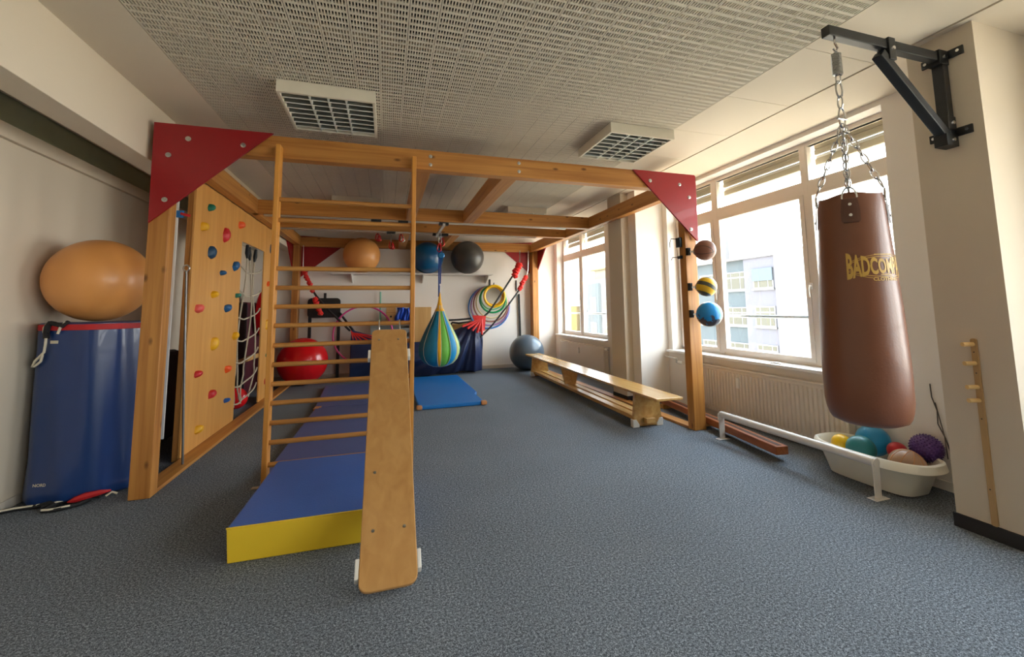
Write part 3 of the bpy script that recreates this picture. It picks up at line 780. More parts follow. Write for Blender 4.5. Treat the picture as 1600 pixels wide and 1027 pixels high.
# ------------------------------------------------------------------ gymnastics bench (rotated 1.3 deg)
bn = thing('gymnastics_bench', 'long low wooden gymnastics bench along the window side', 'bench', (3.10, 6.78, 0))
BX, BY = 3.10, 6.78
def bxy(x): return x
obj('seat_board', G().prism(rr(BX - 0.175, BX + 0.175, BY - 2.56, BY + 2.56, 0.015, 3), (0, 0, 0.392), (1, 0, 0), (0, 1, 0), (0, 0, 1), 0.03), bench_w, bn, bevel=0.006)
def leg(y, top, bot, t=0.045):
    return obj('leg', G().prism([(BX - bot, 0.006), (BX + bot, 0.006), (BX + top, 0.393), (BX - top, 0.393)], (0, y, 0), (1, 0, 0), (0, 0, 1), (0, 1, 0), t), bench_w, bn, bevel=0.006)
l1 = leg(BY - 2.09, 0.165, 0.20); l2 = leg(BY + 2.05, 0.165, 0.20)
obj('centre_leg', G().prism([(BX - 0.10, 0.10), (BX + 0.10, 0.10), (BX + 0.165, 0.393), (BX - 0.165, 0.393)], (0, BY + 0.35, 0), (1, 0, 0), (0, 0, 1), (0, 1, 0), 0.05), bench_w, bn, bevel=0.006)
for sx in (-1, 1):
    obj('balance_rail', G().box(BX + sx * 0.075 - 0.055, BX + sx * 0.075 + 0.055, BY - 2.09, BY + 2.09, 0.055, 0.105), bench_w, bn, bevel=0.006)
    for L_, yy in ((l1, BY - 2.10), (l2, BY + 2.04)):
        obj('corner_cap', G().prism([(BX + sx * 0.205, 0), (BX + sx * 0.205, 0.09), (BX + sx * 0.16, 0.09), (BX + sx * 0.12, 0.03), (BX + sx * 0.12, 0)], (0, yy, 0), (1, 0, 0), (0, 0, 1), (0, 1, 0), 0.066), white_p, L_, bevel=0.004)
obj('tenon', G().box(BX - 0.06, BX + 0.06, BY - 2.16, BY - 2.09, 0.05, 0.11), bench_w, bn, bevel=0.006)
bn.rotation_euler = (0, 0, -0.0235)

# ------------------------------------------------------------------ rolled mat and big peach ball
RC = (-2.338, 4.69)
rm = thing('rolled_mat', 'upright rolled navy vinyl mat with a red band at its top', 'mat', (RC[0], RC[1], 0))
def rollr(a, z):
    r = 0.355 + 0.012 * math.sin(5 * a + 1.0) + 0.006 * math.sin(11 * a + z * 3)
    return r * (1 - 0.03 * math.cos(z * 2.1) * 0 + (0.015 if z < 0.2 else 0))
N = 72
g = G(); zz = [0.012, 0.03, 0.1, 0.3, 0.6, 0.9, 1.15, 1.29, 1.33, 1.375, 1.385]
vs = []
for i, z in enumerate(zz):
    for k in range(N):
        a = 2 * PI * k / N; r = rollr(a, z)
        if i == 0 or i == len(zz) - 1: r -= 0.012
        lift = 0.035 * max(0, math.cos(a + 1.15)) ** 8 if z < 0.05 else 0
        vs.append((RC[0] + r * math.cos(a), RC[1] + r * math.sin(a), z + lift))
fs = [(i * N + k, i * N + (k + 1) % N, (i + 1) * N + (k + 1) % N, (i + 1) * N + k) for i in range(len(zz) - 1) for k in range(N)]
fs += [tuple(range(N - 1, -1, -1)), tuple(range((len(zz) - 1) * N, len(zz) * N))]
obj('roll', g.add(vs, fs), roll_blue, rm, smooth=True)
obj('red_band', G().add([(RC[0] + (rollr(2 * PI * k / N, z) + q) * math.cos(2 * PI * k / N), RC[1] + (rollr(2 * PI * k / N, z) + q) * math.sin(2 * PI * k / N), z) for z, q in ((1.325, 0.0), (1.328, 0.005), (1.368, 0.005), (1.372, 0.0)) for k in range(N)],
    [(i * N + k, i * N + (k + 1) % N, (i + 1) * N + (k + 1) % N, (i + 1) * N + k) for i in range(3) for k in range(N)]), red_strap, rm, smooth=True, label='red webbing band')
def on_roll(a, z, off=0.012): r = rollr(a, z) + off; return (RC[0] + r * math.cos(a), RC[1] + r * math.sin(a), z)
def hang(name, aa, mat, r): obj(name, G().tube([on_roll(a, z, o) for a, z, o in aa], r, 7), mat, rm, smooth=True)
A = -2.02
hang('strap', [(A - 0.05, 1.39, 0.0), (A - 0.05, 1.36, 0.02), (A - 0.08, 1.31, 0.02), (A - 0.02, 1.27, 0.03)], black_strap, 0.02)
hang('strap', [(A + 0.25, 1.39, -0.02), (A + 0.24, 1.36, 0.02), (A + 0.1, 1.38, 0.02), (A - 0.02, 1.385, 0.01)], black_strap, 0.018)
hang('strap', [(A + 0.24, 1.39, 0.0), (A + 0.21, 1.35, 0.022), (A + 0.18, 1.30, 0.024)], cream_strap, 0.009)
hang('strap', [(A - 0.10, 1.38, 0.01), (A - 0.12, 1.35, 0.022), (A - 0.12, 1.31, 0.022)], cream_strap, 0.012)
hang('strap', [(A - 0.03, 1.27, 0.03), (A - 0.08, 1.22, 0.02), (A - 0.10, 1.16, 0.02), (A - 0.30, 1.09, 0.02), (A - 0.36, 1.045, 0.02), (A - 0.30, 1.05, 0.02), (A - 0.16, 1.09, 0.02), (A - 0.13, 1.14, 0.02)], cream_strap, 0.009)
def label_plate(a0, a1, z0, z1, mat, name):
    g = G(); n = 6
    vs = [on_roll(a0 + (a1 - a0) * k / n, z, 0.004) for z in (z0, z1) for k in range(n + 1)]
    g.add(vs, [(k, k + 1, n + 1 + k + 1, n + 1 + k) for k in range(n)])
    obj(name, g, mat, rm)
label_plate(A - 0.02, A + 0.16, 1.225, 1.248, cream_strap, 'sewn_label')
hang('red_edge', [(-1.42, 0.03, 0.0), (-1.30, 0.045, 0.015), (-1.15, 0.06, 0.02), (-0.95, 0.06, 0.012), (-0.75, 0.045, 0.0)], red_strap, [0.006, 0.022, 0.026, 0.02, 0.008])
def floor_strap(pts, mat, r, name='floor_strap'):
    obj(name, G().tube([(x, y, r + z) for x, y, z in pts], r, 7), mat, rm, smooth=True)
floor_strap([(-2.68, 4.33, 0), (-2.60, 4.36, 0.0), (-2.48, 4.36, 0), (-2.40, 4.35, 0.02), (-2.34, 4.29, 0.02), (-2.38, 4.25, 0), (-2.30, 4.24, 0), (-2.20, 4.30, 0), (-2.16, 4.36, 0.01)], black_strap, 0.016)
floor_strap([(-2.42, 4.30, 0.012), (-2.32, 4.35, 0.02), (-2.22, 4.39, 0.02), (-2.12, 4.40, 0.01)], black_strap, 0.015)
for P in ([(-2.67, 4.325, 0.016), (-2.6, 4.352, 0.016), (-2.50, 4.355, 0.016)], [(-2.385, 4.243, 0.016), (-2.34, 4.236, 0.016), (-2.30, 4.238, 0.016), (-2.235, 4.27, 0.016)],
          [(-2.36, 4.325, 0.03), (-2.30, 4.35, 0.036), (-2.23, 4.38, 0.036)], [(-2.48, 4.356, 0.018), (-2.42, 4.352, 0.024)], [(-2.09, 4.41, 0.01), (-2.06, 4.43, 0.03), (-2.03, 4.44, 0.01)]):
    floor_strap(P, cream_strap, 0.008, 'strap_stripe')
def text_mesh(body, size, mat, name, parent, fn, extrude=0.0, bold=0.0, align='CENTER', sx=1.0):
    cu = bpy.data.curves.new('lettering', 'FONT'); cu.body = body; cu.size = size; cu.offset = bold; cu.align_x = align; cu.align_y = 'CENTER'
    cu.resolution_u = 3
    t = bpy.data.objects.new('lettering_source', cu); COL.objects.link(t)
    dg = bpy.context.evaluated_depsgraph_get(); dg.update()
    me = bpy.data.meshes.new_from_object(t.evaluated_get(dg))
    bpy.data.objects.remove(t); bpy.data.curves.remove(cu)
    bm = bmesh.new(); bm.from_mesh(me)
    for _ in range(2):
        long_e = [e for e in bm.edges if e.calc_length() > size * 0.18]
        if long_e: bmesh.ops.subdivide_edges(bm, edges=long_e, cuts=1)
    bmesh.ops.triangulate(bm, faces=bm.faces)
    base = origin_of(parent)
    for v in bm.verts: v.co = Vector(fn(v.co.x * sx, v.co.y)) - base
    bm.to_mesh(me); bm.free()
    me.materials.clear(); me.materials.append(mat)
    o = bpy.data.objects.new(name, me); COL.objects.link(o); o.parent = parent
    return o
text_mesh('NORD', 0.03, cream_strap, 'lettering', rm, lambda u, v: on_roll(A + 0.04 + u / 0.37, 0.165 + v, 0.004), bold=0.001)
tag(obj('exercise_ball', G().sphere((-2.345, 4.62, 1.737), 0.348, 56, 36), orange_ball, None, True, loc=(-2.345, 4.62, 1.737)), 'large peach exercise ball sitting on the rolled navy mat', 'ball')

# ------------------------------------------------------------------ things behind the climbing wall
pb_ = thing('white_board', 'narrow white board edge with a blue clip, standing behind the front left post', 'board', (-2.0, 5.0, 0.28))
obj('panel', G().box(-1.988, -1.966, 4.99, 5.005, 0.28, 2.56), white_p, pb_)
cl = obj('clip', G().box(-1.975, -1.915, 4.97, 4.99, 2.38, 2.45), plain('clip_blue', (40, 120, 190), 0.4), pb_, bevel=0.004)
obj('clip_lever', G().bar((-1.94, 4.98, 2.42), (-1.86, 4.97, 2.40), 0.02, 0.025), red_strap, cl)
ch = thing('chin_up_pole', 'dull metal pole leaning at the near edge of the climbing wall', 'pole', (-1.86, 5.02, 0.1))
obj('pole', G().tube([(-1.803, 5.0, 0.032), (-1.872, 5.0, 1.86)], 0.010, 12), plain('dull_steel', (128, 128, 126), 0.4, metal=0.9), ch, smooth=True)
obj('eye_bolt', G().tube([(-1.873 + 0.025 * math.cos(2 * PI * k / 12), 5.0, 1.885 + 0.03 * math.sin(2 * PI * k / 12)) for k in range(12)], 0.008, 6, closed=True), metal, ch, smooth=True)
tag(obj('maroon_mattress', G().box(-2.66, -2.32, 8.72, 10.0, 0.02, 1.62), maroon, None, False, 0.05), 'dark maroon mattress standing on edge behind the right half of the rope net', 'mattress')
tag(obj('dark_mattress', G().box(-2.62, -2.33, 5.2, 6.24, 0.02, 1.02), plain('dark_plum', (38, 26, 40), 0.7), None, False, 0.05), 'dark plum mattress standing between wall and climbing panel', 'mattress')
tag(obj('black_mattress', G().box(-2.66, -2.30, 7.5, 8.68, 0.02, 1.60), plain('black_plum', (24, 16, 22), 0.75), None, False, 0.05), 'black mattress standing on edge behind the left half of the rope net', 'mattress')
rc = thing('red_cushion', 'round red cushion with black handles standing behind the rope net', 'cushion', (-2.18, 9.35, 1.45))
obj('pad', G().lathe([(1e-4, -0.08), (0.36, -0.08), (0.42, -0.05), (0.43, 0), (0.42, 0.05), (0.36, 0.08), (1e-4, 0.08)], (-2.20, 9.35, 1.42), 36, axis='X'), red_ball, rc, smooth=True)
for zz_ in (1.25, 1.58):
    obj('handle', G().tube([(-2.12, 9.25, zz_ - 0.06), (-2.08, 9.24, zz_), (-2.12, 9.25, zz_ + 0.06)], 0.02, 6), black_strap, rc, smooth=True)
tag(obj('exercise_ball', G().sphere((-2.24, 6.6, 1.18), 0.18, 28, 18), red_ball, None, True, loc=(-2.24, 6.6, 1.18)), 'red ball glimpsed between the front left post and the climbing panel', 'ball') if False else None
tag(obj('exercise_ball', G().sphere((-2.135, 7.66, 0.155), 0.155, 32, 20), red_ball, None, True, loc=(-2.135, 7.66, 0.155)), 'red ball on the floor behind the lower rope net', 'ball')
tag(obj('red_cap_roll', G().lathe([(1e-4, 0.0), (0.15, 0.0), (0.17, 0.02), (0.17, 0.20), (0.14, 0.23), (1e-4, 0.235)], (-2.42, 5.62, 1.022), 28), red_ball, None, True), 'red foam roll on top of the dark plum mattress', 'foam roll')
tag(obj('wooden_batten', G().box(-2.285, -2.255, 7.6, 9.3, 0.60, 0.68), box_w, None, False, 0.005), 'pale wooden batten leaning low against the maroon mattress', 'batten')
# ------------------------------------------------------------------ far wall
sh = thing('wall_shelf', 'long white wall shelf carrying three exercise balls', 'shelf', (0.7, YF, 2.2))
obj('shelf_board', G().box(-1.15, 2.40, 9.93, YF, 2.235, 2.262), shelf_m, sh, bevel=0.004)
for x in (-0.75, 0.78, 2.3):
    obj('bracket', G().prism([(YF, 2.235), (10.02, 2.235), (10.02, 2.21), (YF - 0.03, 2.06), (YF, 2.06)], (x, 0, 0), (0, 1, 0), (0, 0, 1), (1, 0, 0), 0.025), shelf_m, sh, bevel=0.003)
for x, m, lab, r, yy in ((-0.53, orange_ball, 'peach exercise ball on the wall shelf behind the ladder', 0.385, 9.98), (0.88, blue_dark_ball, 'petrol blue exercise ball on the wall shelf, middle ball', 0.36, 10.0), (1.80, grey_ball, 'dark grey exercise ball on the wall shelf, right end', 0.385, 9.99)):
    tag(obj('exercise_ball', G().sphere((x, yy, 2.262 + r), r, 48, 32), m, None, True, loc=(x, yy, 2.262 + r)), lab, 'ball', 'exercise balls on the wall shelf')
tag(obj('exercise_ball', G().sphere((-1.56, 9.6, 0.46), 0.46, 48, 32), red_ball, None, True, loc=(-1.56, 9.6, 0.46)), 'glossy red exercise ball on the floor near the far left corner', 'ball')
tag(obj('exercise_ball', G().sphere((3.16, 9.77, 0.41), 0.41, 48, 32), slate_ball, None, True, loc=(3.16, 9.77, 0.41)), 'slate grey exercise ball on the floor behind the bench end', 'ball')
# black rack
ck = thing('black_chair', 'black folding massage chair frame standing against the far wall', 'chair', (-1.25, 10.2, 0))
obj('back_panel', G().prism(rr(-1.60, -0.95, 1.30, 1.72, 0.08), (0, 10.16, 0), (1, 0, 0), (0, 0, 1), (0, 1, 0), 0.06), black_p, ck, bevel=0.01)
for x in (-1.55, -0.98): obj('leg', G().box(x - 0.03, x + 0.03, 10.17, 10.23, 0.02 if x < -1.2 else 0.02, 1.35), black_p, ck, bevel=0.004)
obj('handle', G().box(-1.29, -1.24, 10.17, 10.22, 1.70, 1.83), black_p, ck, bevel=0.006)
obj('brace', G().bar((-0.96, 10.14, 1.40), (-0.62, 10.0, 0.95), 0.05, 0.03), black_strap, ck)
# hoops
def hoop(x, z, r, tr, mat, label, y, group='hoops on the wall hook', tilt=0.0):
    pts = [(r * math.cos(2 * PI * k / 40), 0, r * math.sin(2 * PI * k / 40)) for k in range(40)]
    o = obj('hoop', G().tube(pts, tr, 8, closed=True), mat, None, True)
    o.location = (x, y, z); o.rotation_euler = (tilt, 0, 0)
    return tag(o, label, 'hoop', group)
hp = lambda n, c: plain('hoop_' + n, c, 0.35, var=0.03)
hk = thing('wall_hook', 'black wall hook holding the bundle of hoops', 'hook', (2.5, YF, 2.0))
obj('plate', G().box(2.40, 2.44, YF - 0.02, YF, 1.98, 2.16), black_p, hk)
obj('prong', G().tube([(2.42, YF - 0.01, 2.0), (2.45, YF - 0.30, 2.0), (2.45, YF - 0.32, 2.06)], 0.012, 7), black_p, hk, smooth=True)
top = 1.99
hoop(2.47, top - 0.25, 0.25, 0.028, hp('yellow', (244, 196, 20)), 'yellow hoop, smallest and frontmost on the hook', YF - 0.30)
hoop(2.46, top - 0.245, 0.215, 0.02, hp('amber', (230, 170, 20)), 'amber hoop just inside the yellow hoop', YF - 0.26)
hoop(2.45, top - 0.32, 0.32, 0.024, hp('green', (20, 150, 90)), 'green hoop hanging behind the yellow one', YF - 0.22)
hoop(2.45, top - 0.285, 0.285, 0.018, hp('light_green', (120, 200, 150)), 'mint hoop inside the green hoop', YF - 0.182)
hoop(2.44, top - 0.385, 0.385, 0.02, hp('cream', (226, 210, 170)), 'cream hoop hanging behind the green ones', YF - 0.145)
hoop(2.43, top - 0.43, 0.43, 0.018, hp('brown', (150, 96, 84)), 'brown hoop between the cream and blue hoops', YF - 0.108)
hoop(2.42, top - 0.475, 0.475, 0.017, hp('lilac', (150, 110, 170)), 'lilac hoop just inside the largest hoop', YF - 0.072)
hoop(2.40, top - 0.515, 0.51, 0.018, hp('blue', (70, 130, 200)), 'pale blue hoop, largest on the hook', YF - 0.035)
hoop(-0.46, 0.93, 0.60, 0.018, hp('pink', (210, 70, 140)), 'pink hoop leaning on the far wall behind the ladder', 9.94, None, -0.02)
sk = thing('strap_hook', 'black wall hook with a long black strap near the far right post', 'hook', (3.13, YF, 2.0))
obj('hook', G().tube([(3.10, YF - 0.02, 2.14), (3.10, YF - 0.02, 1.88), (3.15, YF - 0.06, 1.86), (3.17, YF - 0.07, 1.96)], 0.014, 7), black_p, sk, smooth=True)
obj('strap', G().prism([(0, 1.80), (0.045, 1.80), (0.075, 0.45), (0.025, 0.45)], (3.135, YF - 0.05, 0), (1, 0, 0), (0, 0, 1), (0, 1, 0), 0.012), black_strap, sk)
# low shelf and the things on it behind the hammock
cab = thing('storage_shelf', 'low wooden storage shelf mostly hidden behind the navy cloth', 'shelf', (0.7, 10.15, 0))
obj('carcass', G().box(-0.55, 2.0, 9.98, 10.34, 0.02, 0.72), box_w, cab, bevel=0.004)
obj('side_post', G().box(1.2, 1.95, 10.06, 10.3, 0.72, 1.10), box_w, cab, bevel=0.004)
tag(obj('plywood_box', G().box(0.56, 0.97, 9.98, 10.32, 0.722, 1.50).box(0.555, 0.565, 9.97, 9.975, 0.95, 1.05), box_w, None, False, 0.004), 'tall plywood box standing on the storage shelf beside the ladder rail', 'box')
cr = thing('plastic_crate', 'clear plastic crate on the storage shelf behind the top of the slide board', 'crate', (0.2, 10.15, 0.722))
cg = G()
for z in (0.75, 0.94, 1.10): cg.box(-0.32, 0.52, 10.0, 10.02, z, z + 0.10)
cg.box(-0.32, 0.52, 10.0, 10.3, 0.722, 0.735).box(-0.32, -0.30, 10.0, 10.3, 0.722, 1.2).box(0.50, 0.52, 10.0, 10.3, 0.722, 1.2).box(-0.32, 0.52, 10.28, 10.3, 0.722, 1.2)
obj('crate', cg, clear_p, cr)
obj('lid', G().box(-0.34, 0.54, 9.985, 10.32, 1.2, 1.215), clear_p, cr)
wb = thing('wooden_drawer_box', 'small light wooden box with a finger hole on the clear crate', 'box', (0.1, 10.1, 1.216))
obj('box', G().box(0.0, 0.20, 9.99, 10.15, 1.216, 1.52), box_w, wb, bevel=0.004)
obj('finger_hole', G().lathe([(1e-4, -0.002), (0.022, -0.002), (0.022, 0.004)], (0.10, 9.99, 1.30), 14, axis='Y'), black_p, wb)
obj('drawer_gap', G().box(0.0, 0.20, 9.987, 9.99, 1.385, 1.392), leather, wb)
def cloth_fn(u, v):
    x = 0.24 + 0.30 * u + 0.02 * math.sin(v * 6); f = 0.03 * math.sin(u * 15 + v * 2) + 0.02 * math.sin(u * 31)
    return (x - 0.02 + 0.03 * (u - 0.5) * v * 2, 9.925 + f - 0.03 * math.sin(v * PI), 1.50 - 0.30 * v + 0.03 * math.sin(u * 7))
o = obj('blue_cloth', G().grid(cloth_fn, 24, 10), plain('royal_blue_cloth', (16, 70, 180), 0.6, var=0.2, scale=12), None, True)
so = o.modifiers.new('thickness', 'SOLIDIFY'); so.thickness = 0.02
tag(o, 'crumpled royal blue cloth heaped on the crate beside the small wooden box', 'cloth')
tag(obj('green_tube', G().tube([(-0.13, 10.33, 1.2), (-0.13, 10.33, 1.86)], 0.016, 8), plain('mint_tube', (110, 190, 170), 0.4), None, True), 'thin mint green tube standing against the far wall behind the ladder', 'tube')
tag(obj('strap_coil', G().tube([(1.25, 10.0, 1.13), (1.3, 9.99, 1.19), (1.6, 10.0, 1.2), (1.88, 10.0, 1.22), (1.9, 10.0, 1.15), (1.6, 9.98, 1.12), (1.45, 9.99, 1.14), (1.38, 9.99, 1.06), (1.36, 9.98, 1.0)], 0.022, 7), black_strap, None, True), 'coil of black straps lying on the storage shelf beside the hoops', 'strap')
# ------------------------------------------------------------------ navy hammock with red and black straps
hm = thing('cloth_hammock', 'navy cloth hammock slung low between the two far posts by red straps', 'hammock', (0.7, 9.7, 0))
def ham(u, v):
    x = -0.70 + 2.82 * u
    zt = 0.74 + 0.42 * max(0, (u - 0.5) / 0.42) ** 1.3 * (1 if u < 0.93 else 1 - (u - 0.93) * 3.2) + 0.30 * max(0, (0.35 - u) / 0.35)
    zt = min(zt, 1.14)
    zb = 0.03 + 0.02 * math.sin(u * 9)
    z = zt + (zb - zt) * v
    ax_, az_ = (0.93 - u) * 2.8, v * 1.0 + 0.12
    th = math.atan2(az_, ax_ + 0.02); dist = min(1.0, math.hypot(ax_, az_) * 1.4)
    fan = (math.sin(15 * th + 0.8 * math.sin(u * 9)) * 0.06 + 0.025 * math.sin(34 * th + 3 * u)) * dist
    y = 9.83 - 0.22 * math.sin(PI * min(1, max(0.0, v))) * math.sin(PI * (0.12 + 0.76 * u)) - 0.05 * v + fan * (0.3 + 0.7 * v)
    if u > 0.96: y += (u - 0.96) * 2.4
    return (x, y, z)
o = obj('cloth', G().grid(ham, 110, 40), navy_cloth, hm, True)
so = o.modifiers.new('thickness', 'SOLIDIFY'); so.thickness = 0.008
rs = plain('red_strap_bright', (214, 40, 34), 0.55, var=0.15, scale=30)
def strap(par, pts, mat, r=0.02, name='strap', flat=0.35):
    return obj(name, G().tube(pts, r, 7), mat, par, smooth=True)
def daisy(par, p, q, n, r):
    p, q = Vector(p), Vector(q); P = []; R = []
    for k in range(n * 2 + 1):
        t = k / (n * 2); c = p.lerp(q, t) + Vector((0.012 * math.sin(k * 2.4), 0, 0.012 * math.cos(k * 1.7))); P.append(c); R.append(r * (1.25 if k % 2 else 0.8))
    obj('red_rope', G().tube(P, R, 8), rs, par, smooth=True)
# left suspension
strap(hm, [(-1.70, 10.05, 2.84), (-1.69, 10.05, 2.32)], metal, 0.008, 'chain')
daisy(hm, (-1.68, 10.02, 2.32), (-1.47, 9.97, 1.84), 8, 0.042)
daisy(hm, (-1.44, 9.96, 1.72), (-1.30, 9.93, 1.36), 5, 0.05)
strap(hm, [(-1.47, 9.97, 1.86), (-1.40, 9.98, 1.75), (-1.15, 9.95, 1.45), (-0.72, 9.86, 1.02)], black_strap, 0.022)
for k in range(6):
    u = k / 5
    strap(hm, [(-0.70, 9.86, 1.03 - 0.01 * k), (-0.62 + 0.42 * u, 9.76, 0.72 + 0.17 * u)], rs, 0.013, 'fan_cord')
# right suspension
strap(hm, [(3.08, 9.95, 2.84), (3.06, 9.93, 2.52)], metal, 0.014, 'chain')
daisy(hm, (3.06, 9.92, 2.52), (2.90, 9.88, 2.20), 5, 0.075)
strap(hm, [(2.86, 9.88, 2.20), (2.62, 9.84, 1.86), (2.42, 9.80, 1.58), (2.25, 9.77, 1.36), (2.08, 9.76, 1.22)], black_strap, 0.022)
strap(hm, [(3.30, 9.95, 2.84), (3.27, 9.93, 2.35), (3.24, 9.93, 2.25)], track_m, 0.012, 'chain')
daisy(hm, (3.22, 9.92, 2.22), (3.02, 9.88, 1.87), 6, 0.05)
strap(hm, [(3.02, 9.87, 1.87), (2.74, 9.83, 1.52), (2.32, 9.76, 1.05), (2.04, 9.72, 0.80)], black_strap, 0.02)
obj('end_patch', G().add([(1.86, 9.70, 1.30), (2.17, 9.70, 1.28), (2.14, 9.69, 0.95), (2.02, 9.66, 0.92), (1.90, 9.67, 1.16), (1.98, 9.67, 1.20)], [(0, 5, 1), (5, 2, 1), (5, 3, 2), (4, 3, 5), (0, 4, 5)]), rs, hm).modifiers.new('thickness', 'SOLIDIFY').thickness = 0.02
for k in range(5):
    strap(hm, [(2.03 + 0.01 * k, 9.70, 1.20), (1.62 + 0.11 * k, 9.62, 1.06 - 0.05 * k)], rs, 0.028, 'fan_cord')
# ------------------------------------------------------------------ carabiners and teardrop swing
red_metal = plain('red_anodised', (190, 24, 30), 0.25, metal=0.4)
def carabiner(par, x, y, z, h=0.11, w=0.055, mat=None):
    pts = []
    for k in range(20):
        a = 2 * PI * k / 20; pts.append((x + w / 2 * math.cos(a) * (1.0 if math.sin(a) < 0 else 0.75), y, z + h / 2 * math.sin(a)))
    return obj('carabiner', G().tube(pts, 0.0085, 7, closed=True), mat or red_metal, par, smooth=True)
for i, (x, y, z, lab) in enumerate(((-0.169, 7.98, 2.735, 'leftmost'), (0.061, 7.98, 2.60, 'lower middle'), (0.235, 7.98, 2.735, 'rightmost'))):
    t = thing('hanging_carabiner', lab + ' of the three red carabiners hanging from the ceiling rail behind the ladder', 'carabiner', (x, y, 2.82), 'red carabiners on the rail')
    obj('strap', G().bar((x, y, 2.81), (x, y, z + 0.05), 0.014, 0.02, up=(0, 1, 0)), black_strap if i != 1 else metal, t)
    carabiner(t, x, y, z, 0.13, 0.075); carabiner(t, x + 0.03, y + 0.02, z - 0.02, 0.1, 0.06, metal if i == 2 else None)
sx, sy = 0.865, 7.45
sw = thing('teardrop_swing', 'striped blue, green and yellow teardrop cocoon swing hanging from a blue strap', 'swing', (sx, sy, 2.78))
obj('eye', G().tube([(sx + 0.02 * math.cos(2 * PI * k / 10), sy, 2.76 + 0.03 * math.sin(2 * PI * k / 10)) for k in range(10)], 0.008, 6, closed=True), chrome, sw, smooth=True)
carabiner(sw, sx, sy, 2.66, 0.15, 0.06, chrome); carabiner(sw, sx + 0.04, sy, 2.60, 0.14, 0.07); carabiner(sw, sx - 0.015, sy, 2.50, 0.14, 0.07)
blue_metal = plain('blue_anodised', (20, 110, 170), 0.25, metal=0.4)
obj('pulley', G().lathe([(1e-4, -0.02), (0.045, -0.02), (0.06, 0), (0.045, 0.02), (1e-4, 0.02)], (sx + 0.02, sy, 2.37), 20, axis='Y'), blue_metal, sw, smooth=True)
strap_blue = plain('blue_webbing', (20, 60, 140), 0.6)
obj('strap', G().bar((sx - 0.018, sy, 2.45), (sx - 0.016, sy, 1.74), 0.022, 0.006, up=(0, 1, 0)).bar((sx + 0.018, sy, 2.45), (sx + 0.008, sy, 1.88), 0.022, 0.006, up=(0, 1, 0)), strap_blue, sw)
obj('cord', G().tube([(sx - 0.01, sy, 1.85), (sx - 0.015, sy, 1.66)], 0.014, 8), strap_blue, sw, smooth=True)
prof = [(0.012, 1.70), (0.018, 1.60), (0.032, 1.50), (0.07, 1.40), (0.14, 1.25), (0.215, 1.10), (0.275, 0.97), (0.318, 0.86), (0.335, 0.77), (0.33, 0.68), (0.295, 0.59), (0.23, 0.52), (0.13, 0.475), (0.04, 0.462), (0.001, 0.46)]
prof = [(r, z + 0.03) for r, z in prof]
obj('top_cap', G().lathe([(0.010, 1.74), (0.016, 1.70), (0.021, 1.64), (0.030, 1.57), (0.052, 1.485), (0.085, 1.415)], (sx, sy, 0), 16), plain('swing_yellow', (242, 178, 20), 0.55, var=0.1, scale=9), sw, smooth=True)
cols = [(-2.55, -1.78, (18, 122, 160)), (-1.78, -1.60, (242, 178, 20)), (-1.60, -1.12, (110, 190, 70)), (-1.12, -0.70, (12, 150, 210)), (-0.70, -0.38, (200, 216, 130)), (-0.38, 0.9, (60, 160, 110)), (0.9, 2.2, (242, 178, 20)), (2.2, 2 * PI - 2.55, (14, 108, 140))]
for i, (a0, a1, c) in enumerate(cols):
    mm = plain('swing_fabric_%s' % i, c, 0.55, var=0.12, scale=9, bump=0.3, bscale=10)
    g = G(); n = max(6, int((a1 - a0) / 0.06))
    vs = []
    for r, z in prof:
        for k in range(n + 1):
            a = a0 + (a1 - a0) * k / n; u = k / n
            puff = 1 + (0.035 * math.sin(PI * u) + 0.012 * math.sin(3 * PI * u) * math.sin(z * 9)) - (0.07 * math.exp(-((u - 0.85) / 0.12) ** 2) * (1 if i == 2 else 0))
            vs.append((sx + r * puff * math.cos(a), sy + r * puff * math.sin(a), z))
    g.add(vs, [(j * (n + 1) + k, j * (n + 1) + k + 1, (j + 1) * (n + 1) + k + 1, (j + 1) * (n + 1) + k) for j in range(len(prof) - 1) for k in range(n)])
    obj('fabric_panel', g, mm, sw, smooth=True)
    obj('seam', G().tube([(sx + (r + 0.002) * math.cos(a0), sy + (r + 0.002) * math.sin(a0), z) for r, z in prof[2:-1]], 0.005, 5), cream_strap, sw, smooth=True)

